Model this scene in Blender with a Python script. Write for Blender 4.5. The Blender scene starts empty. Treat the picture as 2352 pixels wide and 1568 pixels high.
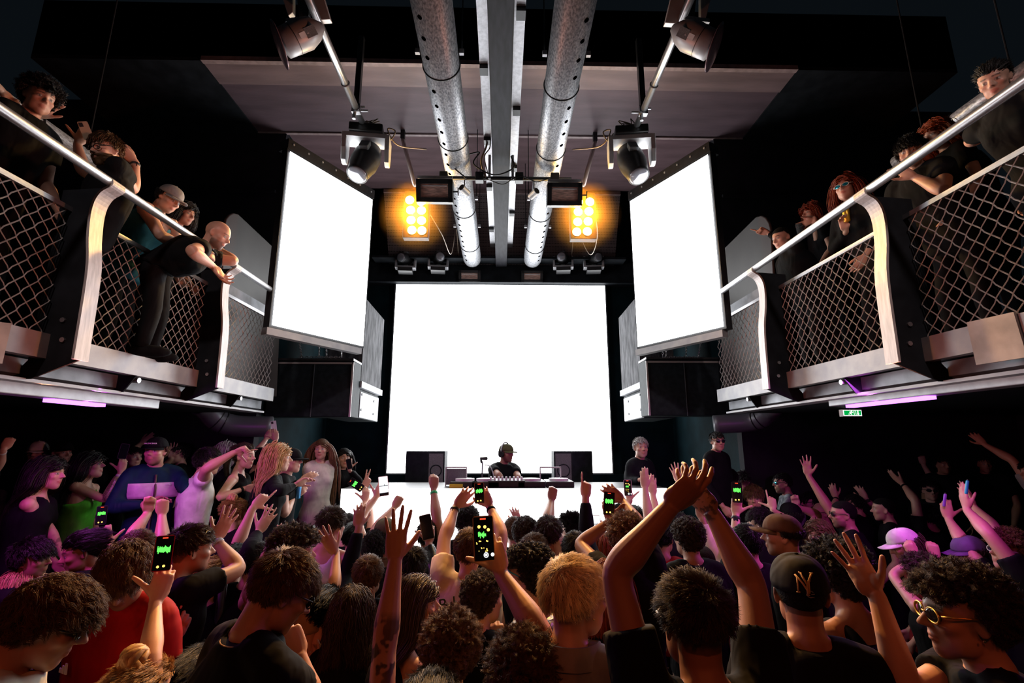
import bpy, math, random
import numpy as np
from mathutils import Vector, Matrix, noise as mnoise
random.seed(7); np.random.seed(7)
SC = bpy.context.scene; COL = SC.collection
PI = math.pi
# ------------------------------------------------------------------ camera
F = 1120.0; PW, PH = 2352, 1568; CAMH = 2.15
TILT = math.radians(11.9); YAW = math.radians(1.2)
EYE = np.array([0.0, 0.0, CAMH])
AX_R = np.array([math.cos(YAW), -math.sin(YAW), 0.0])
FW0 = np.array([math.sin(YAW), math.cos(YAW), 0.0])
AX_F = FW0*math.cos(TILT) + np.array([0, 0, math.sin(TILT)])
AX_U = -FW0*math.sin(TILT) + np.array([0, 0, math.cos(TILT)])
def ray(px, py):
    return AX_F + AX_R*((px-PW/2)/F) + AX_U*((PH/2-py)/F)
def at_d(px, py, d):            # point at axial distance d
    return EYE + ray(px, py)*d
def at_y(px, py, Y):
    r = ray(px, py); return EYE + r*(Y/r[1])
def at_x(px, py, X):
    r = ray(px, py); return EYE + r*(X/r[0])
def at_z(px, py, Z):
    r = ray(px, py); return EYE + r*((Z-CAMH)/r[2])
def proj(p):
    v = np.asarray(p, float)-EYE; d = v@AX_F
    return np.array([PW/2+F*(v@AX_R)/d, PH/2-F*(v@AX_U)/d, d])
cam = bpy.data.cameras.new('camera'); cam_o = bpy.data.objects.new('camera', cam); COL.objects.link(cam_o)
cam.sensor_width = 36.0; cam.lens = F/PW*36.0; cam.clip_start = 0.05; cam.clip_end = 100
cam_o.location = tuple(EYE); cam_o.rotation_euler = (PI/2+TILT, 0, -YAW)
SC.camera = cam_o
vs = SC.view_settings
vs.view_transform = 'Standard'; vs.look = 'None'; vs.gamma = 1.0; vs.exposure = 0.0; vs.use_curve_mapping = False
# ------------------------------------------------------------------ materials
MATS = {}
def srgb(h):
    h = h.lstrip('#'); c = [int(h[i:i+2], 16)/255 for i in (0, 2, 4)]
    return tuple(x/12.92 if x <= .04045 else ((x+.055)/1.055)**2.4 for x in c)
def mat(name, col, rough=.6, metal=0.0, var=.0, vscale=20.0, bump=0.0, bscale=60.0, spec=.5, stretch=None, col2=None):
    """procedural principled material; var mixes a noise between two tones, bump adds a noise relief"""
    if name in MATS: return MATS[name]
    if isinstance(col, str): col = srgb(col)
    m = bpy.data.materials.new(name); m.use_nodes = True
    nt = m.node_tree; b = nt.nodes['Principled BSDF']
    b.inputs['Base Color'].default_value = (*col, 1); b.inputs['Roughness'].default_value = rough
    b.inputs['Metallic'].default_value = metal; b.inputs['Specular IOR Level'].default_value = spec
    tc = nt.nodes.new('ShaderNodeTexCoord'); vec = tc.outputs['Object']
    if stretch:
        mp = nt.nodes.new('ShaderNodeMapping'); mp.inputs['Scale'].default_value = stretch
        nt.links.new(vec, mp.inputs['Vector']); vec = mp.outputs['Vector']
    if var or col2:
        n = nt.nodes.new('ShaderNodeTexNoise'); n.inputs['Scale'].default_value = vscale; n.inputs['Detail'].default_value = 5
        r = nt.nodes.new('ShaderNodeValToRGB')
        c2 = col2 if col2 else tuple(min(1, x*(1+var)) for x in col)
        if isinstance(c2, str): c2 = srgb(c2)
        c1 = col if col2 else tuple(x*(1-var) for x in col)
        r.color_ramp.elements[0].position = .35; r.color_ramp.elements[1].position = .65
        r.color_ramp.elements[0].color = (*c1, 1); r.color_ramp.elements[1].color = (*c2, 1)
        nt.links.new(vec, n.inputs['Vector']); nt.links.new(n.outputs['Fac'], r.inputs['Fac'])
        nt.links.new(r.outputs['Color'], b.inputs['Base Color'])
    if bump:
        n2 = nt.nodes.new('ShaderNodeTexNoise'); n2.inputs['Scale'].default_value = bscale; n2.inputs['Detail'].default_value = 3
        bp = nt.nodes.new('ShaderNodeBump'); bp.inputs['Strength'].default_value = bump; bp.inputs['Distance'].default_value = .01
        nt.links.new(vec, n2.inputs['Vector']); nt.links.new(n2.outputs['Fac'], bp.inputs['Height'])
        nt.links.new(bp.outputs['Normal'], b.inputs['Normal'])
    MATS[name] = m; return m
def emat(name, col, strength):
    if name in MATS: return MATS[name]
    if isinstance(col, str): col = srgb(col)
    m = bpy.data.materials.new(name); m.use_nodes = True; nt = m.node_tree
    nt.nodes.remove(nt.nodes['Principled BSDF'])
    e = nt.nodes.new('ShaderNodeEmission'); e.inputs['Color'].default_value = (*col, 1); e.inputs['Strength'].default_value = strength
    nt.links.new(e.outputs[0], nt.nodes['Material Output'].inputs['Surface'])
    MATS[name] = m; return m
# ------------------------------------------------------------------ mesh builder
def nrm(v):
    v = np.asarray(v, float); n = np.linalg.norm(v); return v/n if n > 1e-9 else v
def frames(P, up=None):
    """parallel transport frames along a polyline"""
    P = np.asarray(P, float); n = len(P)
    T = np.zeros_like(P); T[1:-1] = P[2:]-P[:-2]; T[0] = P[1]-P[0]; T[-1] = P[-1]-P[-2]
    T /= np.maximum(np.linalg.norm(T, axis=1, keepdims=True), 1e-9)
    a = np.array(up if up is not None else ([0, 0, 1] if abs(T[0][2]) < .9 else [1, 0, 0]), float)
    U = np.zeros_like(P); u = nrm(a-T[0]*(a@T[0]))
    for i in range(n):
        u = nrm(u-T[i]*(u@T[i])); U[i] = u
    return T, U, np.cross(T, U)
def spline(P, n):
    """Catmull-Rom resampling of points (any width of columns)"""
    P = np.asarray(P, float); m = len(P)
    if m < 3: 
        t = np.linspace(0, 1, n)[:, None]; return P[0]*(1-t)+P[-1]*t
    Q = np.vstack([2*P[0]-P[1], P, 2*P[-1]-P[-2]])
    out = []
    for s in np.linspace(0, m-1-1e-6, n):
        i = int(s); t = s-i; p0, p1, p2, p3 = Q[i:i+4]
        out.append(.5*((2*p1)+(-p0+p2)*t+(2*p0-5*p1+4*p2-p3)*t*t+(-p0+3*p1-3*p2+p3)*t**3))
    return np.array(out)
class MB:
    def __init__(s): s.v = []; s.f = []; s.n = 0
    def add(s, V, Fs):
        V = np.asarray(V, float).reshape(-1, 3); s.v.append(V)
        o = s.n; s.f.extend([tuple(i+o for i in f) for f in Fs]); s.n += len(V); return s
    def box(s, c, size, R=None):
        hx, hy, hz = [x/2 for x in size]
        V = np.array([[x, y, z] for x in (-hx, hx) for y in (-hy, hy) for z in (-hz, hz)])
        if R is not None: V = V@np.asarray(R).T
        return s.add(V+np.asarray(c), [(0, 1, 3, 2), (4, 6, 7, 5), (0, 4, 5, 1), (2, 3, 7, 6), (0, 2, 6, 4), (1, 5, 7, 3)])
    def bbox(s, lo, hi):
        lo = np.asarray(lo, float); hi = np.asarray(hi, float); return s.box((lo+hi)/2, np.abs(hi-lo))
    def prism(s, poly, ext):
        """closed polygon of 3-D points extruded along vector ext"""
        P = np.asarray(poly, float); n = len(P); e = np.asarray(ext, float)
        return s.add(np.vstack([P, P+e]), [tuple(range(n))[::-1], tuple(range(n, 2*n))]+[(i, (i+1) % n, n+(i+1) % n, n+i) for i in range(n)])
    def tube(s, P, r, k=10, cap=True, up=None, flat=1.0, dome=False):
        P = np.asarray(P, float); n = len(P)
        r = np.full(n, r, float) if np.isscalar(r) else np.asarray(r, float)
        if dome:
            T, _, _ = frames(P, up)
            P = np.vstack([P[0]-T[0]*r[0]*.8, P[0]-T[0]*r[0]*.5, P, P[-1]+T[-1]*r[-1]*.5, P[-1]+T[-1]*r[-1]*.8])
            r = np.concatenate([[r[0]*.45, r[0]*.85], r, [r[-1]*.85, r[-1]*.45]]); n += 4
        T, U, B = frames(P, up)
        a = np.arange(k)/k*2*PI
        ring = U[:, None]*np.cos(a)[None, :, None]*r[:, None, None]+B[:, None]*np.sin(a)[None, :, None]*r[:, None, None]*flat
        V = (P[:, None]+ring).reshape(-1, 3)
        Fs = [(i*k+j, i*k+(j+1) % k, (i+1)*k+(j+1) % k, (i+1)*k+j) for i in range(n-1) for j in range(k)]
        if cap: Fs += [tuple(range(k))[::-1], tuple(range((n-1)*k, n*k))]
        return s.add(V, Fs)
    def loft(s, rings, cap=True):
        n = len(rings); k = len(rings[0]); V = np.vstack(rings)
        Fs = [(i*k+j, i*k+(j+1) % k, (i+1)*k+(j+1) % k, (i+1)*k+j) for i in range(n-1) for j in range(k)]
        if cap: Fs += [tuple(range(k))[::-1], tuple(range((n-1)*k, n*k))]
        return s.add(V, Fs)
    def ell(s, c, r, R=None, nu=12, nv=8):
        th = np.linspace(0, PI, nv+1)[1:-1]; ph = np.arange(nu)/nu*2*PI
        V = [[0, 0, 1]]+[[math.sin(t)*math.cos(p), math.sin(t)*math.sin(p), math.cos(t)] for t in th for p in ph]+[[0, 0, -1]]
        V = np.array(V)*np.asarray(r)
        if R is not None: V = V@np.asarray(R).T
        Fs = [(0, 1+j, 1+(j+1) % nu) for j in range(nu)]
        for i in range(nv-2):
            Fs += [(1+i*nu+j, 1+(i+1)*nu+j, 1+(i+1)*nu+(j+1) % nu, 1+i*nu+(j+1) % nu) for j in range(nu)]
        e = len(V)-1; b = 1+(nv-2)*nu
        Fs += [(e, b+(j+1) % nu, b+j) for j in range(nu)]
        return s.add(V+np.asarray(c), Fs)
    def cyl(s, a, b, r, k=16, r2=None):
        return s.tube([a, b], [r, r if r2 is None else r2], k)
    def disc(s, c, nrm_, r, k=16, h=.004):
        n = nrm(nrm_); return s.cyl(np.asarray(c)-n*h/2, np.asarray(c)+n*h/2, r, k)
    def quad(s, pts): return s.add(pts, [(0, 1, 2, 3)])
    def mesh(s, name='mesh', smooth=False):
        me = bpy.data.meshes.new(name)
        V = np.vstack(s.v) if s.v else np.zeros((0, 3))
        me.from_pydata(V.tolist(), [], s.f); me.update()
        if smooth: me.polygons.foreach_set('use_smooth', [True]*len(me.polygons))
        return me
    def build(s, name, m, parent=None, smooth=False, bevel=0):
        return link(name, s.mesh(name, smooth), m, parent, bevel=bevel)
def link(name, me, m, parent=None, bevel=0):
    o = bpy.data.objects.new(name, me); COL.objects.link(o)
    if m is not None: 
        if len(me.materials) == 0: me.materials.append(m)
    if parent is not None:
        o.parent = parent
        o.matrix_parent_inverse = Matrix.Translation(-parent.location) if parent.parent is None else Matrix.Identity(4)
    if bevel:
        md = o.modifiers.new('edge', 'BEVEL'); md.width = bevel; md.segments = 2; md.limit_method = 'ANGLE'
    return o
def tag(o, label, cat, group=None):
    o['label'] = label; o['category'] = cat
    if group: o['group'] = group
    return o
def empty(name, loc, label, cat, group=None):
    o = bpy.data.objects.new(name, None); COL.objects.link(o); o.location = tuple(loc); o.empty_display_size = .1
    return tag(o, label, cat, group)
def struct(o): o['kind'] = 'structure'; return o
def text(name, s, size, loc, R, m, parent, ext=.002, align='CENTER'):
    cu = bpy.data.curves.new(name, 'FONT'); cu.body = s; cu.size = size; cu.extrude = ext; cu.align_x = align; cu.align_y = 'CENTER'
    o = bpy.data.objects.new(name, cu); dg = None
    COL.objects.link(o); bpy.context.view_layer.update()
    me = bpy.data.meshes.new_from_object(o.evaluated_get(bpy.context.evaluated_depsgraph_get()))
    bpy.data.objects.remove(o)
    V = np.empty(len(me.vertices)*3); me.vertices.foreach_get('co', V); V = V.reshape(-1, 3)
    V = V@np.asarray(R).T+np.asarray(loc); me.vertices.foreach_set('co', V.ravel()); me.update()
    me.materials.clear()
    return link(name, me, m, parent)
# ================================================================== light
w = bpy.data.worlds.new('world'); SC.world = w; w.use_nodes = True
bg = w.node_tree.nodes['Background']; bg.inputs['Color'].default_value = (.50, .74, 1.0, 1); bg.inputs['Strength'].default_value = .0056
def lamp(name, kind, loc, energy, col, size=.3, aim=None, spot=None, blend=.5):
    l = bpy.data.lights.new(name, kind); l.energy = energy; l.color = col
    o = bpy.data.objects.new(name, l); COL.objects.link(o); o.location = loc
    if kind == 'AREA': l.size = size
    elif hasattr(l, 'shadow_soft_size'): l.shadow_soft_size = size
    if kind == 'SPOT': l.spot_size = math.radians(spot); l.spot_blend = blend
    if aim is not None:
        d = Vector(aim)-Vector(loc); o.rotation_euler = d.to_track_quat('-Z', 'Y').to_euler()
    return o
# ================================================================== the hall
H = CAMH
BLACK = mat('black_paint', (.012, .014, .017), .7, spec=.08, var=.3, vscale=6)
WALLD = mat('dark_wall_paint', (.0028, .0115, .015), .75, spec=.08, var=.25, vscale=4, bump=.15, bscale=30)
PROSC = mat('charcoal_panel', (.022, .021, .026), .7, spec=.08, var=.15, vscale=5, bump=.1, bscale=80)
CEIL = mat('mauve_ceiling_paint', (.135, .085, .095), .6, spec=.08, var=.18, vscale=3, bump=.12, bscale=40, stretch=(.4, 2, 1))
CEILV = mat('void_black', (.004, .004, .006), .9)
LIP = mat('ceiling_lip_paint', (.30, .22, .22), .5, var=.2, vscale=12)
FLOORM = mat('dance_floor', (.02, .018, .018), .5, var=.3, vscale=8)
GALV = mat('galvanised_steel', (.24, .25, .28), .40, .5, vscale=70, col2=(.66, .67, .70), bump=.05, bscale=70, stretch=(1, .5, 1))
FLANGE = mat('galvanised_flange', (.80, .80, .84), .5, .2, var=.12, vscale=30)
DKBEAM = mat('dark_beam_steel', (.014, .014, .018), .6, 0, spec=.12, var=.35, vscale=9, stretch=(3, .6, 3))
STEEL = mat('brushed_rail_steel', (.42, .42, .44), .32, .85, var=.12, vscale=30, stretch=(8, 1, 8))
POSTM = mat('grey_post_paint', (.50, .47, .46), .5, .25, var=.14, vscale=10, stretch=(6, 6, .7))
FASC = mat('grey_fascia_steel', (.27, .27, .29), .5, .3, col2=(.36, .35, .35), vscale=7, bump=.1, bscale=20)
GIRD = mat('girder_steel', (.13, .135, .15), .42, .4, var=.35, vscale=5)
WIRE = mat('mesh_wire', (.52, .50, .48), .45, .6)
PLASTER = mat('scuffed_plaster', (.028, .028, .032), .8, spec=.1, col2=(.11, .11, .118), vscale=7, bump=.3, bscale=25, stretch=(2, 2, .6))
SPKB = mat('speaker_black', (.018, .024, .028), .6, spec=.08, var=.2, vscale=15, bump=.1, bscale=150)
SPKG = mat('speaker_grille', (.13, .14, .15), .55, .3, var=.4, vscale=220)
SPKW = mat('pale_speaker_panel', (.42, .43, .46), .6, var=.1, vscale=8)
FIXB = mat('fixture_black', (.02, .02, .022), .4, .1, var=.2, vscale=20)
FIXG = mat('fixture_grey', (.36, .36, .38), .45, .3, var=.1, vscale=12)
FIXW = mat('fixture_white_panel', (.66, .65, .66), .45, .1, var=.06, vscale=10)
GLASSD = mat('lens_glass', (.30, .30, .34), .08, .3)
HOLE = mat('hole_black', (0, 0, 0), 1, spec=0)
REFL = mat('lamp_glass_reflection', (.62, .40, .34), .3, .1, var=.4, vscale=14, stretch=(1, 1, 6))  # brownish-pink reflection in the glass put into a diffuse colour
ALU = mat('fluorescent_housing', (.34, .35, .37), .45, .5, var=.12, vscale=12)
RUBB = mat('black_cable', (.012, .012, .014), .5)
CABLE = mat('tan_cable', (.35, .27, .2), .5)
E_SCREEN = emat('led_screen_white', (.96, .98, 1.0), 8.0)
E_BOOTH = emat('led_booth_white', (1.0, .985, .99), 4.5)
E_BULB = emat('amber_bulb', (1.0, .52, .10), 130.0)
E_PURP = emat('purple_tube', (.50, .12, 1.0), 5.0)
E_EXIT = emat('exit_green', (.0, .42, .07), 1.0)
E_EXITW = emat('exit_white', (.95, 1, .95), 1.3)

def S(o): return struct(o)
# floor, stage, platform
S(MB().bbox((-7, -4, -.1), (7, 9.2, 0)).build('floor', FLOORM))
STG = .45; PLAT = .45
S(MB().bbox((-3.2, 6.45, 0), (3.2, 9.05, STG)).build('stage_floor', BLACK)); S(MB().bbox((-1.74, 5.32, 0), (1.9, 6.45, STG)).build('stage_floor_front', BLACK))
S(MB().bbox((-6.9, 3.0, 0), (-1.75, 6.4, PLAT)).build('platform_floor', BLACK))
# shell
S(MB().bbox((-6.9, 9.05, 0), (6.9, 9.2, 7.4)).build('wall_back', WALLD))
S(MB().bbox((-7.0, -4, 0), (-6.9, 9.2, 3.4)).build('wall_left', BLACK))
S(MB().bbox((6.9, -4, 0), (7.0, 9.2, 3.4)).build('wall_right', BLACK))
CZ = H+4.5
def cel(name, y0, y1, z, m=CEIL, x=5.2): return S(MB().bbox((-x, y0, z), (x, y1, z+.12)).build(name, m))
# stepped ceiling panels in front of the stage
m_ = MB().bbox((-3.6, 5.12, CZ-.02), (3.6, 5.47, CZ+.10)); S(m_.build('ceiling_front_panel', mat('ceiling_front_tone', (.17, .115, .12), .55, var=.2, vscale=3, bump=.12, bscale=40, stretch=(.4, 2, 1))))  # a little lighter than the panels behind it
S(MB().bbox((-3.6, 5.49, CZ), (3.6, 6.47, CZ+.1)).build('ceiling_middle_panel', mat('ceiling_middle_tone', (.095, .060, .074), .6, var=.2, vscale=3, bump=.12, bscale=40, stretch=(.4, 2, 1))))  # darker than the panels before and behind it
S(MB().bbox((-3.6, 5.06, CZ-.03), (3.6, 5.12, CZ+.03)).build('trim_1', LIP)); S(MB().bbox((-5.6, 5.08, CZ+.03), (5.6, 5.12, CZ+.8)).build('wall_ceiling_step', HOLE))
S(MB().bbox((-3.6, 6.455, CZ-.02), (3.6, 6.5, CZ+.4)).build('trim_2', LIP))
S(MB().bbox((-3.6, 6.5, CZ+.02), (3.6, 8.1, CZ+.1)).build('ceiling_stage_panel', CEIL))
S(MB().bbox((-2.15, 8.1, CZ-.05), (2.15, 8.16, CZ+.2)).build('trim_3', LIP))
for sx in (-1, 1): S(MB().bbox((sx*3.6, 5.08, CZ-.02), (sx*5.6, 6.47, CZ+.1)).build('ceiling_side_shade', BLACK))  # black sheets standing in for shade where the ceiling fades to dark
# perforated sloping panel above the main screen
PERF = mat('perforated_panel', (.15, .12, .13), .6, .2)
def perf_nodes(m):
    nt = m.node_tree; b = nt.nodes['Principled BSDF']
    tc = nt.nodes.new('ShaderNodeTexCoord'); v = nt.nodes.new('ShaderNodeTexVoronoi'); v.inputs['Scale'].default_value = 34; v.inputs['Randomness'].default_value = .05
    r = nt.nodes.new('ShaderNodeValToRGB'); r.color_ramp.elements[0].position = .30; r.color_ramp.elements[1].position = .36
    r.color_ramp.elements[0].color = (.01, .008, .008, 1); r.color_ramp.elements[1].color = (.17, .135, .14, 1)
    nt.links.new(tc.outputs['Object'], v.inputs['Vector']); nt.links.new(v.outputs['Distance'], r.inputs['Fac']); nt.links.new(r.outputs['Color'], b.inputs['Base Color'])
perf_nodes(PERF)
pz0 = CZ-.05; pz1 = H+3.35
S(MB().prism([(-2.15, 8.13, pz0), (2.15, 8.13, pz0), (2.15, 8.8, pz1), (-2.15, 8.8, pz1)], (0, .05, .02)).build('wall_perforated_panel', PERF))
S(MB().bbox((-2.9, 8.8, H+3.0), (2.9, 9.05, H+3.4)).build('wall_screen_header', BLACK))
# proscenium walls on both sides of the stage
for nm, xa, xb in (('wall_stage_left', -6.9, -3.19), ('wall_stage_right', 3.16, 6.9)):
    S(MB().bbox((xa, 6.47, 0), (xb, 6.6, CZ+.5)).build(nm, PROSC))
for i, (xa, xb) in enumerate(((-5.4, -3.25), (3.2, 5.2))):
    S(MB().bbox((xa, 6.43, at_y(560, 437, 6.43)[2]-.02), (xb, 6.47, at_y(560, 437, 6.43)[2]+.02)).build('trim_%d' % (4+i), PROSC))
S(MB().bbox((-3.3, 6.6, 0), (-3.19, 9.05, CZ+.3)).build('wall_alcove_left', WALLD))
S(MB().bbox((3.16, 6.6, 0), (3.27, 9.05, CZ+.3)).build('wall_alcove_right', WALLD))
# plaster pillars beside the main screen
def pillar(s, name):
    X = s*2.02
    y0 = 7.0; y1 = 8.15
    zt = at_x(846 if s < 0 else 1453, 691, X)[2]; S(MB().prism([(X, y0, H+.82), (X, y1, H+.82), (X, y1, zt-.03), (X, y0, zt)], (s*.5, 0, 0)).build(name, PLASTER))
pillar(-1, 'pillar_left'); pillar(1, 'pillar_right')

# ------------------------------------------------------------------ LED screens
def screen(label, tl, tr, br, bl, group=None, thick=.1, grp=None, rail=False):
    tl, tr, br, bl = [np.asarray(p, float) for p in (tl, tr, br, bl)]
    a_, b_ = (tl+bl)/2, (tr+br)/2; zt_, zb_ = (tl[2]+tr[2])/2, (bl[2]+br[2])/2
    tl = np.array([a_[0], a_[1], zt_]); bl = np.array([a_[0], a_[1], zb_]); tr = np.array([b_[0], b_[1], zt_]); br = np.array([b_[0], b_[1], zb_])
    n = nrm(np.cross(tr-tl, bl-tl)); 
    if n@(EYE-tl) < 0: n = -n
    e = empty('led_screen', (bl+br)/2, label, 'screen', group)
    MB().quad([bl, br, tr, tl]).build('display', E_SCREEN, e)
    b = MB(); u = nrm(tr-tl); v = nrm(tl-bl); fr = .025
    o = [bl-u*fr-v*fr, br+u*fr-v*fr, tr+u*fr+v*fr, tl-u*fr+v*fr]
    b.prism([p-n*.012 for p in o], -n*thick)
    b.build('cabinet', FIXB, e)
    if rail:
        r = MB(); q0 = bl-u*.05; q1 = br-u*.02
        r.prism([q0-v*.03-n*.0, q1-v*.03-n*.0, q1-v*.105-n*.0, q0-v*.105-n*.0], -n*.09); r.build('mounting_rail', FASC, e)
        r = MB(); t0 = tl-u*.03+v*.03; t1 = tr+u*.03+v*.03
        r.prism([t0, t1, t1+v*.12, t0+v*.12], -n*.16); r.build('top_rail', FIXB, e)
        bo = MB()
        for k in np.linspace(.05, .95, 7): bo.cyl(t0+(t1-t0)*k+v*.07, t0+(t1-t0)*k+v*.07+n*.01, .012, 8)
        bo.build('bolt_heads', FIXG, e)
    return e
YS = 8.93
screen('huge glowing white LED screen behind the DJ', at_y(909, 653, YS), at_y(1388, 655.5, YS), at_y(1408, 1086, YS), at_y(889, 1086, YS), thick=.08)
zt, zb = H+3.23, H+1.215
screen('tall white LED screen angled over the balcony of the bald man', at_z(667, 350, zt), at_z(855, 458, zt), at_z(835, 795, zb), at_z(624, 745, zb), rail=True)
screen('tall white LED screen angled towards the balcony above the exit sign', at_z(1445, 460, zt), at_z(1621, 358, zt), at_z(1667, 748, zb), at_z(1467, 797, zb), rail=True)

# ------------------------------------------------------------------ ducts and central beam
def duct(label, x, ytop0, z, r, joints, px_side):
    e = empty('ventilation_duct', (x, 5.5, z), label, 'duct', 'spangled galvanised ducts along the ceiling')
    y0, y1 = 1.2, 8.72
    MB().tube([(x, y0, z), (x, y1-.12, z), (x, y1-.04, z), (x, y1, z)], [r, r, r*.93, r*.7], 40).build('duct_pipe', GALV, e, smooth=True)
    for y in joints:
        a = np.linspace(0, 2*PI, 41)
        MB().tube([(x+math.cos(t)*(r+.004), y, z+math.sin(t)*(r+.004)) for t in a], .007, 6, cap=False).build('joint_ring', RUBB, e, smooth=True)
    h = MB(); ang = math.radians(-90-32*px_side)
    for y in np.arange(2.6, 8.4, .205):
        if any(abs(y-j) < .07 for j in joints): continue
        d = np.array([math.cos(ang), 0, math.sin(ang)])
        MB().disc(np.array([x, y, z])+d*r, d, .02, 12, .012).build('air_vent', HOLE, e)
    for y in (3.72, 6.35, 7.25):
        for s in (-1, 1):
            MB().cyl((x+s*(r+.03), y, z+.0), (x+s*(r+.03), y, CZ+.02 if y > 5.1 else 8.99), .006, 6).build('hanger_rod', FIXB, e)
            MB().box((x+s*(r+.03), y, z+.01), (.04, .03, .045)).build('hanger_clamp', FIXG, e)
    return e
duct('galvanised round duct over the amber lamp further from the exit sign', -.565, 0, H+3.4, .165, (3.86, 4.95, 6.62, 7.9), 1)
duct('galvanised round duct over the amber lamp nearer the exit sign', .565, 0, H+3.4, .165, (4.1, 5.12, 6.72, 7.95), -1)
e = empty('steel_beam', (-.02, 5, H+3.5), 'long dark steel beam with pale flanges hanging between the two ducts', 'beam')
MB().bbox((-.125, 1.0, H+3.3), (.085, 8.85, H+3.62)).build('web_box', DKBEAM, e, bevel=.012)
MB().bbox((-.23, 1.0, H+3.63), (.19, 8.85, H+3.66)).build('flange', FLANGE, e)
c = MB()
for y, s in ((4.15, -1), (4.75, 1), (5.3, -1), (5.9, 1), (6.4, -1), (7.2, 1), (3.5, 1), (7.8, -1)):
    c.box((-.02+s*.17, y, H+3.605), (.08, .1, .05)); 
c.build('clip', FIXB, e)
for y in (2.5, 4.6, 7.0): MB().bbox((-.06, y, H+3.66), (.02, y+.08, 8.99 if y < 5 else CZ)).build('hanger', FIXB, e)
# ------------------------------------------------------------------ cross bar with lamps
YB = 5.35
zb_ = at_y(1150, 410, YB)[2]
e = empty('lighting_bar', (-.02, YB, zb_), 'black pipe clamped across under the long steel beam', 'bar')
xL = at_y(985, 405, YB)[0]; xR = at_y(1312, 412, YB)[0]
MB().cyl((xL, YB, zb_), (xR, YB, zb_), .025, 14).build('pipe', FIXB, e, smooth=True)
for x in (xL+.18, -.28, .2, xR-.2): MB().box((x, YB, zb_+.01), (.1, .1, .11)).build('pipe_clamp', FIXB, e, bevel=.01)
for s in (-1, 1): MB().box((-.02+s*.14, YB, zb_+.14), (.03, .06, .32)).build('beam_bracket', FIXG, e)
cb = MB(); 
cb.tube(spline([(xL+.45, YB-.03, zb_-.02), (xL+.28, YB-.04, zb_+.18), (xL+.6, YB-.05, zb_+.32), (-.35, YB-.05, zb_+.16), (-.1, YB-.08, zb_+.0), (.13, YB-.08, zb_+.1), (.1, YB-.03, zb_+.28)], 40), .009, 6)
cb.build('looped_cable', RUBB, e, smooth=True)
cb = MB(); cb.tube(spline([(-.3, YB-.04, zb_), (-.17, YB-.06, zb_-.05), (0, YB-.06, zb_-.11), (.12, YB-.06, zb_-.04), (.25, YB-.05, zb_+.0), (.4, YB-.04, zb_-.06), (.6, YB-.04, zb_)], 40), .006, 6); cb.build('thin_cable', RUBB, e, smooth=True)
cb = MB(); cb.tube(spline([(-.2, YB-.02, zb_), (-.26, YB-.04, zb_+.2), (-.2, YB-.05, zb_+.4), (-.17, YB-.03, zb_+.62), (-.19, YB, zb_+.75)], 30), .012, 6)
cb.tube(spline([(-.18, YB-.02, zb_+.05), (-.22, YB-.06, zb_+.25), (-.16, YB-.07, zb_+.36), (-.15, YB-.03, zb_+.5)], 30), .007, 6); cb.build('cable_bundle', CABLE, e, smooth=True)
def flood(label, pts, Y, group, yoke=True):
    """rectangular flood lamp: front corners by pixel on the plane Y, tilted towards the floor"""
    (xa, ya), (xb, yb) = pts
    A = at_y(xa, ya, Y); B = at_y(xb, yb, Y); cx = (A+B)/2; w = abs(B[0]-A[0]); h = abs(A[2]-B[2])
    t = math.radians(18); R = np.array([[1, 0, 0], [0, math.cos(t), -math.sin(t)], [0, math.sin(t), math.cos(t)]])
    e = empty('flood_lamp', cx, label, 'lamp', group)
    L = lambda p: cx+R@np.asarray(p, float)
    b = MB(); b.box(cx+R@np.array([0, .08, 0]), (w, .14, h), R); b.build('housing', FIXB, e, bevel=.008)
    fr = MB(); q = .055*w/.45
    for c_, s_ in (((0, 0, h/2-q/2), (w, .03, q)), ((0, 0, -h/2+q/2), (w, .03, q)), ((-w/2+q/2, 0, 0), (q, .03, h)), ((w/2-q/2, 0, 0), (q, .03, h))): fr.box(cx+R@np.array(c_), s_, R)
    fr.build('front_frame', FIXB, e)
    MB().box(cx+R@np.array([0, .004, 0]), (w-1.8*q, .012, h-1.8*q), R).build('reflector_glass', REFL, e)
    MB().box(cx+R@np.array([0, -.002, h/2-q*1.45]), (w-2.4*q, .008, .012), R).build('tube_lamp', FIXW, e)
    if yoke:
        y_ = MB(); y_.box(cx+R@np.array([0, .06, h/2+.035]), (w*.96, .03, .03), R)
        y_.build('yoke', FIXG, e)
        k = MB(); k.cyl(L((w/2, .05, 0)), L((w/2+.06, .05, 0)), .01, 8); k.box(L((w/2+.06, .05, 0)), (.012, .02, .09), R); k.build('tilt_knob', FIXB, e)
    return e
flood('flat rectangular flood lamp on the bar next to the amber lamp away from the exit', ((957, 414), (1039, 462)), YB-.12, 'flood lamps on the lighting bar')
flood('flat rectangular flood lamp on the bar next to the amber lamp on the exit side', ((1257, 422), (1338, 470)), YB-.12, 'flood lamps on the lighting bar')
flood('small square flood lamp under the duct end away from the exit sign', ((1054, 621), (1103, 646)), 8.72, 'flood lamps above the main screen', False)
flood('small square flood lamp under the duct end on the exit sign side', ((1198, 622), (1247, 647)), 8.72, 'flood lamps above the main screen', False)
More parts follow.
